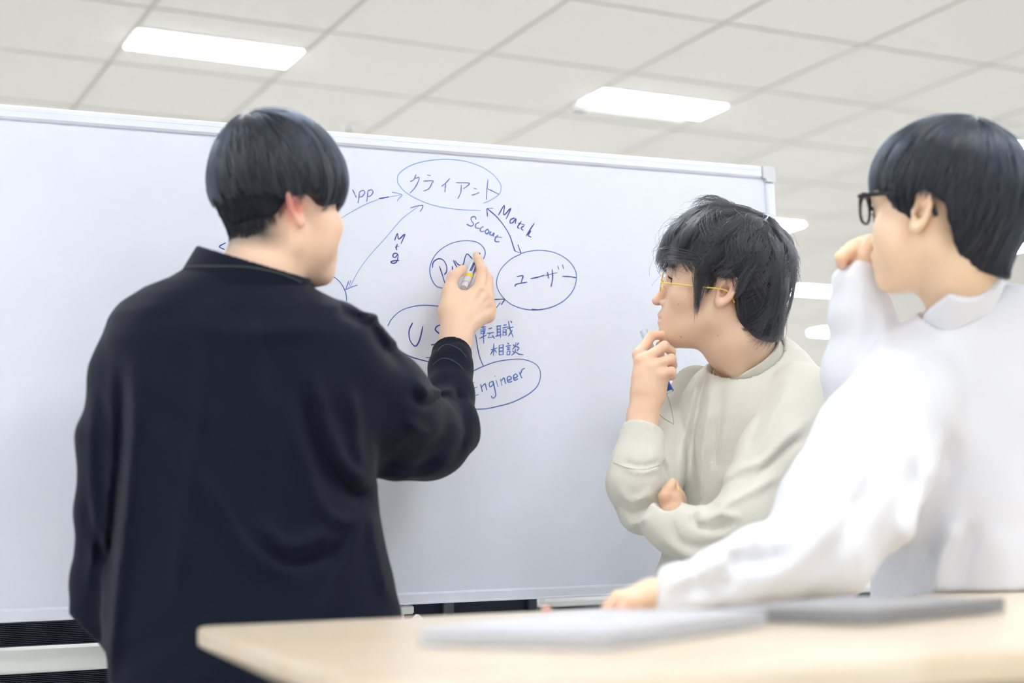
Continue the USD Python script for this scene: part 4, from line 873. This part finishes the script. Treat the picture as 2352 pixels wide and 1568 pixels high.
# sweatshirt
ROWS2 = [(772, 1745, 1806, .36), (790, 1700, 1826, .46), (815, 1650, 1850, .58), (838, 1618, 1866, .68), (865, 1592, 1884, .8), (900, 1570, 1895, .9), (960, 1556, 1908, 1), (1060, 1550, 1908, 1), (1160, 1550, 1900, 1.02), (1230, 1535, 1890, 1.04), (1300, 1512, 1880, 1.05), (1345, 1503, 1876, 1.05), (1480, 1490, 1880, 1.05), (1620, 1500, 1880, 1.02)]
FOLD2 = [(.007, 9, [(1605, 850), (1585, 930), (1568, 1020), (1562, 1120)]), (-.006, 8, [(1625, 850), (1606, 930), (1592, 1010), (1590, 1100)]), (.006, 10, [(1640, 860), (1625, 960), (1612, 1060), (1610, 1160)]), (-.005, 9, [(1660, 890), (1648, 980), (1640, 1080)]),
    (-.006, 11, [(1800, 870), (1760, 930), (1735, 990), (1722, 1040)]), (.006, 10, [(1815, 880), (1780, 950), (1750, 1020), (1700, 1080)]), (.008, 12, [(1860, 960), (1800, 1010), (1750, 1060), (1690, 1080), (1650, 1110)]), (-.006, 10, [(1850, 1000), (1790, 1050), (1740, 1095)]), (.007, 12, [(1800, 1080), (1740, 1120), (1680, 1150), (1640, 1180)]),
    (.008, 9, [(1600, 1165), (1612, 1180), (1605, 1205)]), (-.008, 8, [(1585, 1180), (1600, 1205), (1640, 1215), (1680, 1200)]), (.008, 10, [(1620, 1190), (1660, 1180), (1700, 1190)]), (-.006, 10, [(1540, 1190), (1560, 1240), (1620, 1255), (1700, 1240)]), (.006, 12, [(1520, 1230), (1570, 1275), (1650, 1290)]),
    (-.005, 6, [(1432, 1060), (1470, 1072), (1515, 1062)]), (.005, 6, [(1430, 1072), (1470, 1085), (1514, 1075)]), (.005, 9, [(1420, 1120), (1450, 1150), (1500, 1130)]), (-.005, 9, [(1412, 1150), (1450, 1180), (1495, 1165)]), (.005, 8, [(1440, 1205), (1470, 1200), (1490, 1180)]),
    (-.004, 6, [(1518, 1060), (1530, 1100), (1540, 1120)]), (.005, 6, [(1525, 1040), (1542, 1080), (1546, 1110)])]
cax = at(1479, 985, 2.70) - at(1468, 1060, 2.69); cax /= np.linalg.norm(cax); cuf2 = at(1478, 988, 2.70)
CA2 = at(1690, 863, 2.745); CN2 = np.array([-.50, -.34, .80]); CN2 /= np.linalg.norm(CN2)
def f_neck2(P): return s_chain(P, [(tow(H2, (-.046, 0, -.085)), .054), (nk2, .062), (at(1745, 920, 2.84), .075)], .02)
def f_torso2(P): return s_loft(P, ROWS2, 2.83, .120, -.30)
def f_armr2(P):
    d = s_chain(P, [(at(1600, 895, 2.90), .048), (at(1540, 1020, 2.82), .046), (at(1490, 1165, 2.72), .044)], .02)
    fo = s_chain(P, [(at(1474, 1172, 2.69), .043), (at(1457, 1110, 2.685), .047), (at(1464, 1062, 2.69), .042), (at(1476, 1000, 2.70), .035), (at(1480, 975, 2.70), .034)], .02)
    d = smin(d, smax(fo, s_plane(P, cuf2, cax + RT * .12 + FW * .25), .002), .025)
    return smax(d, -s_cone(P, cuf2 - cax * .045, cuf2 + cax * .03, .0300, .0325), .002)
def f_arml2(P):
    d = s_chain(P, [(at(1838, 905, 2.735), .060), (at(1778, 1050, 2.67), .062), (at(1715, 1195, 2.60), .060)], .03)
    d = smin(d, s_chain(P, [(at(1712, 1225, 2.595), .056), (at(1620, 1235, 2.60), .046), (at(1545, 1212, 2.615), .042), (at(1522, 1200, 2.62), .037)], .02), .03)
    ca_ = at(1515, 1188, 2.62)
    return d
def f_sweat2(P):
    t, a, b = f_torso2(P), f_armr2(P), f_arml2(P)
    ft_ = folds(P, FOLD2)
    d = smin(smin(t, a, .004), b, .010) - ft_ - .0010 * np.sin(P[:, 0] * 70 + 8 * np.sin(P[:, 2] * 13)) * np.sin(P[:, 2] * 21)
    d = smax(d, np.minimum(s_plane(P, CA2 - CN2 * .025, CN2), .0125 - f_neck2(P)), .003)
    d = smax(d, s_hand_room(P), .002)
    return np.maximum(d, .82 - P[:, 2])
def s_hand_room(P):
    """the hollow under the right elbow where the left hand comes out of its cuff"""
    return -s_ell(P, hc(720, 900, 2.60), (.024, .05, .026))
sw2 = part('sweatshirt', soften(nets(f_sweat2, at(1385, 1560, 2.5) * [1, 1, 0] + [-.02, 0, .80], at(1960, 780, 3.05) * [1, 1, 0] + [.03, .02, 1.38], .0042), 2), M_beige, P2, smooth=True)
def f_cuff2(P):
    o = s_chain(P, [(at(1467, 1050, 2.692), .0400), (cuf2, .0362), (cuf2 + cax * .03, .037)], .01); n_ = cax + RT * .12 + FW * .25; n_ = n_ / np.linalg.norm(n_); t = s_plane(P, cuf2, n_)
    return smax(smax(np.maximum(o, -o - .0045), t - .001, .003), -.060 - t, .004)
part('cuff', nets(f_cuff2, cuf2 - .095, cuf2 + .075, .0028), M_beige, sw2, smooth=True)
# crew neck collar: ribbed band
def f_coll2(P):
    n = f_neck2(P); t = s_plane(P, CA2, CN2)
    return smax(smax(np.abs(n - .0085) - .0034, t, .003), -.029 - t, .003)
c = at(1732, 850, 2.81)
part('collar', nets(f_coll2, c - [.12, .12, .07], c + [.12, .12, .07], .0025), M_beige, sw2, smooth=True)
M_seam = mat('beige_seam', (.40, .385, .33), .9)
for ln in ([(1531, 903), (1541, 935), (1548, 972)], [(1509, 944), (1524, 960), (1548, 974)], [(1409, 1062), (1440, 1074), (1480, 1078), (1516, 1068)]):
    d_ = [surfpt(f_sweat2, x, y, 2.5, 3.0) - ray(x, y) * .0004 for x, y in spline(ln, 8) if f_sweat2(surfpt(f_sweat2, x, y, 2.5, 3.0)[None])[0] < .003]
    if len(d_) > 5: part('seam', tube(d_, .0008, 6), M_seam, sw2)
hp = [at(1640, 1540, 2.90) * [1, 1, 0] + E3 * .77, at(1750, 1540, 2.82) * [1, 1, 0] + E3 * .77]; ft = [hp[0] + [-.03, .02, -.77], hp[1] + [.02, -.03, -.77]]
legs(P2, hp, ft, M_trs2, .075); shoes(P2, ft, [(-.8, -.5), (-.7, -.7)])
# glasses
M_gold = mat('gold_wire', (.78, .52, .12), .25, metallic=.85); M_goldp = mat('gold_temple', (.80, .58, .10), .35)
M_lens = usdkit.material(stage, '/World/Looks/lens', {'t': ('transparent_bsdf', {'color': (.97, .98, .99)}), 'g': ('glossy_bsdf', {'color': (1, 1, 1), 'roughness': .02}), 'm': ('mix_closure', {'fac': .07})}, [('t.BSDF', 'm.closure1'), ('g.BSDF', 'm.closure2')], surface='m.closure')
def glasses(name, label, H, fx, rz, rw, rh, wire, mrim, mtemple, earx, tr, topbar=False, ta0=.45):
    t = thing(name, label, 'glasses', tow(H, (fx, 0, rz)))
    a = np.linspace(0, 2 * np.pi, 41)
    for sy in (-1, 1):
        sq = lambda v, p: np.sign(v) * np.abs(v) ** p
        ring = np.stack([fx - .006 * np.abs(sq(np.cos(a), .8)) * 0 - .10 * (np.abs(.034 + rw * sq(np.cos(a), .8)) - .02) * .5, sy * (.034 + rw * sq(np.cos(a), .8)), rz + rh * sq(np.sin(a), .8)], 1)
        rt_ = wire * (1 + (1.2 * np.clip(np.sin(a), 0, 1) if topbar else 0 * a))
        rm_ = part('rim', tube([tow(H, p) for p in ring], rt_, 8), mrim, t, smooth=True)
        cen = ring[:-1].mean(0); v = np.vstack([ring[:-1], cen + [.001, 0, 0]]); f = [[i, (i + 1) % 40, 40] for i in range(40)]
        part('lens', trimesh.Trimesh(np.array([tow(H, p) for p in v]), np.array(f), process=False), M_lens, rm_)
        x0, y0 = fx - .10 * (.034 + rw - .02) * .5, sy * (.034 + rw)
        tp = spline([(x0, y0, rz + rh * ta0), (x0 - .008, sy * .068, rz + rh * ta0), (.03, sy * .078, rz + rh * ta0 + .001), (earx - .004, sy * .080, rz + rh * ta0 + .002), (earx - .022, sy * .080, rz - .022)], 5)
        part('temple', tube([tow(H, p) for p in tp], tr, 8), mtemple, t, smooth=True)
        part('nose_pad', tube([tow(H, (fx - .003, sy * .011, rz - .004)), tow(H, (fx - .008, sy * .0105, rz - .008))], .0011, 8), mrim, t)
    part('bridge', tube([tow(H, p) for p in spline([(fx - .001, -(.034 - rw), rz + .004), (fx + .004, 0, rz + .008), (fx - .001, .034 - rw, rz + .004)], 5)], wire * 1.2, 8), mrim, t, smooth=True)
    return t
glasses('eyeglasses', 'thin gold-framed glasses on the man in beige', H2, .098, -.006, .020, .018, .0007, M_gold, M_goldp, -.02, .0013, ta0=-.25)
# blue-capped marker in his fist
A0, B0 = at(1480, 764, 2.778), at(1537.5, 899, 2.738); ax2 = B0 - A0; L2 = np.linalg.norm(ax2); ax2 /= L2
mk2 = thing('marker', 'blue-capped whiteboard marker in the fist of the man in beige', 'marker', A0)
def seg2(a, b, ra, rb): return tube([A0 + ax2 * a, A0 + ax2 * (a + 1e-4), A0 + ax2 * (b - 1e-4), A0 + ax2 * b], [ra * .92, ra, rb, rb * .92], 20)
part('end_cap', seg2(-.004, .013, .0074, .0074), mat('marker_pale', (.50, .56, .66), .3), mk2, smooth=40, label='pale translucent end'); part('band', seg2(.013, .021, .0074, .0074), M_yel, mk2, smooth=40, label='yellow band'); part('barrel', seg2(.021, L2 - .034, .0074, .0074), M_clear, mk2, smooth=40)
part('cap', seg2(L2 - .034, L2, .0060, .0086), M_blue, mk2, smooth=40, label='glossy blue cap'); part('cap_end', seg2(L2, L2 + .0006, .0062, .0060), M_clear, mk2)
# ring on his left hand
rp = hc(880, 730, 2.648)
t = thing('finger_ring', 'tiny gold ring glinting in the crook of the folded arm', 'ring', rp)
part('band', tube([rp + .0085 * (RT * math.cos(a) + (FW * .6 - DN * .8) * math.sin(a)) for a in np.linspace(0, 2 * np.pi, 25)], .0012, 6), M_gold, t, smooth=True)
# ------------------------------------------------------------------ the person in white at the right, leaning on the table
SK3 = (.80, .575, .40)
P3 = thing('person', 'person in loose white blouse and black glasses leaning on the table, fist at mouth', 'person', at(2260, 1500, 2.42) * [1, 1, 0])
a3 = math.radians(57)
H3 = headframe(at(2148, 489, 2.28), (-math.sin(a3), math.cos(a3)), 5, roll=-2, scale=1.02)
nk3 = at(2232, 720, 2.36)
def f_head3(P):
    d = s_head(tol(H3, P), nose=.35, cheek=.006, jowl=.009, earx=-.006)
    return smin(d, s_chain(P, [(tow(H3, (-.024, 0, -.03)), .054), (tow(H3, (-.042, 0, -.080)), .048), (at(2196, 660, 2.315), .0475), (nk3, .056), (at(2240, 820, 2.40), .07)], .03), .022)
c = H3['c']
head3 = soften(nets(f_head3, c - [.16, .17, .32], c + [.20, .20, .17], .003), 1)
def hd(x, y, Y): return at(1370 + x / 11.76, 1310 + y / 11.76, Y)
tz = lambda P: np.array([P[0], P[1], max(P[2], TZ + .0075)])
def onY(px, z, Y): return np.array([at(px, 1390, Y)[0], Y, z])
wr3 = onY(1518, .921, 1.975)
def f_hand3(P):
    K = [onY(1456, .917, 2.022), onY(1450, .918, 2.0), onY(1451, .917, 1.977), onY(1458, .914, 1.956)]
    d = s_chain(P, [(at(1640, 1350, 2.01), .018), (at(1560, 1366, 1.985), .020), (wr3, .0215), (onY(1494, .919, 1.985), .0215)], .02, E3, .75)
    for k, r in zip(K, (.0120, .0125, .0120, .0105)): d = smin(d, s_cone(P, onY(1500, .919, 1.985), k, .017, r), .014)
    tips = [onY(1397, .9078, 2.03), onY(1393, .9078, 2.0), onY(1404, .9076, 1.968), onY(1428, .9072, 1.943)]
    for k, t in zip(K, tips):
        mid_ = k * .45 + t * .55 + E3 * .006; d = smin(d, s_chain(P, [(k, .0115), (mid_, .0090), (t, .0068)], .005), .006)
    d = smin(d, s_chain(P, [(onY(1492, .916, 2.01), .015), (onY(1464, .911, 2.045), .0105), (onY(1442, .909, 2.06), .0085)], .006), .01)
    return np.maximum(d, TZ + .001 - P[:, 2])
hand3 = soften(nets(f_hand3, wr3 - [.14, .09, .05], at(1690, 1330, 2.05) + [.05, .08, .06], .0026), 1)
def hf(x, y, Y): return at(1890 + x / 6.03, 520 + y / 6.03, Y)
def f_hand3b(P):
    d = s_chain(P, [(hf(560, 700, 2.40), .027), (hf(540, 520, 2.395), .026), (hf(520, 420, 2.395), .024), (hf(480, 370, 2.395), .018)], .02)
    for (x0, y0, x1, y1, x2, y2), Y in zip(((640, 200, 480, 250, 400, 360), (560, 220, 400, 290, 330, 420), (480, 260, 320, 360, 280, 480), (400, 330, 250, 430, 260, 530)), (2.415, 2.40, 2.385, 2.372)):
        d = smin(d, s_chain(P, [(hf(x0, y0, Y), .0112), (hf(x1, y1, Y - .012), .0095), (hf(x2, y2, Y - .004), .0082)], .004), .004)
    return smin(d, s_chain(P, [(hf(600, 380, 2.37), .014), (hf(660, 270, 2.365), .011), (hf(680, 200, 2.37), .009)], .006), .008)
hand3b = soften(nets(f_hand3b, hf(100, 900, 2.33), hf(850, 50, 2.45), .003), 1)
def f_core3(P):
    d = s_chain(P, [(at(2240, 860, 2.42), .07), (at(2260, 1100, 2.44), .10), (at(2270, 1500, 2.44), .11)], .05)
    d = smin(d, s_chain(P, [(at(2090, 900, 2.34), .035), (at(1920, 1230, 2.15), .03), (at(1680, 1345, 2.03), .020)], .02), .03)
    d = np.maximum(d, np.where((P - TL) @ TV < .02, TZ + .004 - P[:, 2], -1))
    return smin(d, s_chain(P, [(at(2250, 900, 2.52), .04), (at(2000, 1000, 2.46), .036), (hf(560, 700, 2.40), .025)], .02), .03)
core3 = nets(f_core3, at(1650, 1560, 2.0) * [1, 1, 1] - [.02, 0, .05], at(2520, 700, 2.7), .012)
def tone3(V):
    reds = [(tow(H3, (-.018, .084, .010)), .022, (.80, .36, .24), .5), (tow(H3, (.055, .055, -.025)), .032, (.82, .56, .44), .5)]
    for x, y, Y in ((260, 520, 2.37), (280, 470, 2.38), (660, 230, 2.37), (330, 420, 2.40)): reds.append((hf(x, y, Y), .014, (.80, .42, .34), .7))
    for x, Y in ((1397, 2.03), (1395, 2.0), (1406, 1.968), (1430, 1.943)): reds.append((onY(x, .908, Y), .018, (.82, .48, .40), .6))
    return hands_tone(SK3, V, reds, [(tow(H3, (-.005, .080, -.012)), .006, (.25, .10, .05), .8)])  # brown spot paints shade into the ear hollow
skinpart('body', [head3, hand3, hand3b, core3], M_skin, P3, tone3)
# hair: smooth short cut, rounded at the back, tapering to the nape
def hem3(p):
    x = p[:, 0]
    return np.interp(x, [-.15, -.105, -.085, -.062, -.050, -.041, -.012, .004, .012, .020, .032, .06, .10, .13], [-.098, -.104, -.097, -.088, -.074, .000, .022, .020, -.016, -.024, -.010, .026, .036, .040])
def f_hair3(q, g=0.):
    d = s_ell(q, (-.018, 0, .048), (.116 + g, .094 + g, .096 + g)); d = smin(d, s_ell(q, (-.062, 0, .008), (.078 + g, .084 + g, .082 + g)), .04)
    return smin(d, s_cone(q, (-.062, 0, -.02), (-.068, 0, -.092), .064 + g, .044 + g), .03)
def f_hair3m(q):
    a = np.arctan2(q[:, 1], q[:, 0] + .03); d = f_hair3(q) + .0012 * np.sin(a * 34 + 3 * np.sin(a * 9))
    return smax(d, hem3(q) - q[:, 2], .006)
m = nets(f_hair3m, (-.16, -.13, -.125), (.13, .13, .17), .0035); m.vertices = tow(H3, m.vertices)
hr = part('hair', m, M_hair, P3, smooth=True)
sh = Shell(lambda q: f_hair3(q, .001), (-.022, 0, .01))
S, Wd = comb(sh, (-.30, .05, .95), lambda p, j: p[:, 2] > hem3(p) - .002 + j, 5200, 300, 31, wave=.02, spread=.02, width=.0011, jit=.005, inner=.006, tmax=2.75)
curves('hair_strand', [tow(H3, s) for s in S], Wd, M_strand, hr)
# blouse
ROWS3 = [(684, 2145, 2315, .56, -.075), (700, 2118, 2350, .66, -.07), (715, 2100, 2375, .74, -.062), (745, 2070, 2420, .86, -.045), (790, 2035, 2480, .98, -.025), (860, 2005, 2530, 1.05, -.008), (960, 1995, 2545, 1.1), (1100, 2000, 2540, 1.1), (1250, 2005, 2530, 1.1), (1400, 2010, 2520, 1.12), (1560, 2015, 2510, 1.12), (1640, 2015, 2510, 1.12)]
FOLD3 = [(-.007, 26, [(2105, 1060), (2075, 1150), (2040, 1230), (2005, 1320)]), (.012, 26, [(2150, 1050), (2110, 1160), (2080, 1260)]), (.014, 30, [(1880, 1000), (1850, 1120), (1830, 1200), (1810, 1280)]), (.012, 26, [(1760, 1235), (1720, 1228), (1690, 1245), (1680, 1275)]), (-.012, 20, [(1800, 1260), (1770, 1285), (1700, 1290), (1660, 1300)]),
    (.011, 24, [(1680, 1285), (1640, 1290), (1600, 1310)]), (.010, 24, [(1600, 1320), (1560, 1330), (1530, 1350)]), (-.009, 18, [(1700, 1330), (1640, 1345), (1590, 1350), (1540, 1375)]), (.010, 26, [(1900, 1150), (1870, 1250), (1790, 1330)]), (-.010, 22, [(1960, 1120), (1930, 1230), (1880, 1320)]), (.012, 26, [(2000, 1000), (1960, 1120), (1900, 1260)]),
    (-.010, 22, [(2050, 960), (2010, 1080), (1975, 1180)]), (.012, 24, [(2200, 1200), (2160, 1290), (2150, 1380)]), (-.012, 20, [(2140, 1240), (2110, 1320), (2100, 1400)]), (-.010, 22, [(2235, 1190), (2215, 1300), (2210, 1400)]), (.010, 30, [(2150, 800), (2200, 900), (2210, 1040)]), (-.007, 24, [(2100, 820), (2140, 920), (2160, 1020)]),
    (.006, 16, [(1985, 680), (1970, 760), (1955, 850)]), (-.005, 12, [(1960, 650), (1958, 720), (1950, 800)]), (.006, 16, [(2025, 680), (2030, 760), (2020, 830)])]
CA3 = at(2208, 672, 2.265); CN3 = np.array([-.33, .20, 1.]); CN3 /= np.linalg.norm(CN3)
def f_neck3(P): return s_chain(P, [(tow(H3, (-.042, 0, -.080)), .048), (at(2196, 660, 2.315), .0475), (nk3, .056), (at(2240, 780, 2.38), .066)], .03)
def f_blouse3(P):
    t = s_loft(P, ROWS3, 2.43, .135, -.30)
    d = s_chain(P, [(at(2095, 870, 2.36), .078), (at(2010, 1020, 2.28), .086), (at(1930, 1180, 2.17), .084), (at(1880, 1262, 2.13), .070)], .04)
    d = smin(d, s_chain(P, [(at(1885, 1258, 2.12), .066), (at(1770, 1296, 2.07), .048), (at(1660, 1330, 2.02), .037), (at(1560, 1360, 1.985), .030), (at(1522, 1368, 1.972), .0275)], .03), .04)
    d = smax(d, s_plane(P, at(1510, 1370, 1.972), -RT * 1.0 + E3 * .15), .003)
    far_ = s_chain(P, [(at(2230, 880, 2.53), .07), (at(2000, 1000, 2.46), .062), (at(1978, 860, 2.43), .058), (at(1980, 720, 2.405), .046), (at(1968, 640, 2.395), .033), (at(1974, 600, 2.39), .022)], .03)
    far_ = smax(far_, s_plane(P, at(1968, 592, 2.395), E3 * .9 - RT * .5 - FW * .1), .004)
    d = smin(smin(t, d, .03), far_, .02)
    d = d - folds(P, FOLD3) - .0016 * np.sin(P[:, 0] * 45 + 7 * np.sin(P[:, 2] * 12)) * np.sin(P[:, 2] * 15)
    d = smax(d, np.minimum(s_plane(P, CA3 - CN3 * .034, CN3), .012 - f_neck3(P)), .003)
    return np.maximum(np.maximum(d, .82 - P[:, 2]), np.where((P - TL) @ TV < .012, TZ + .0005 - P[:, 2], -1))
bl3 = part('blouse', soften(nets(f_blouse3, at(1490, 1400, 1.95) * [1, 1, 0] + [.0, -.09, .80], at(2580, 560, 2.75) * [1, 1, 0] + [0, 0, 1.46], .0058), 3), M_blouse, P3, smooth=True)
def f_coll3(P):
    n = f_neck3(P); t = s_plane(P, CA3, CN3)
    return smax(smax(np.abs(n - .010) - .0036, t, .003), -.042 - t, .003)
c = at(2232, 720, 2.36)
part('collar', nets(f_coll3, c - [.13, .12, .08], c + [.13, .12, .08], .003), M_blouse, bl3, smooth=True)
hp = [at(2160, 1540, 2.42) * [1, 1, 0] + E3 * .78, at(2340, 1540, 2.50) * [1, 1, 0] + E3 * .78]; ft = [hp[0] + [-.02, .02, -.78], hp[1] + [.03, .02, -.78]]
legs(P3, hp, ft, M_trs, .085); shoes(P3, ft, [(-.8, .4), (-.7, .6)])
M_acet = mat('black_acetate', (.008, .009, .014), .25)
glasses('eyeglasses', 'thick black-framed glasses on the person in white', H3, .098, .006, .024, .0215, .0024, M_acet, M_acet, -.005, .0040, topbar=True, ta0=.75)
nc = at(2268, 690, 2.29)
t = thing('necklace', 'tiny silver necklace clasp at the nape of the person in white', 'necklace', nc)
m = trimesh.creation.icosphere(2, .003); m.apply_translation(nc); part('clasp', m, mat('silver', (.8, .8, .82), .2, metallic=1.), t, smooth=True)
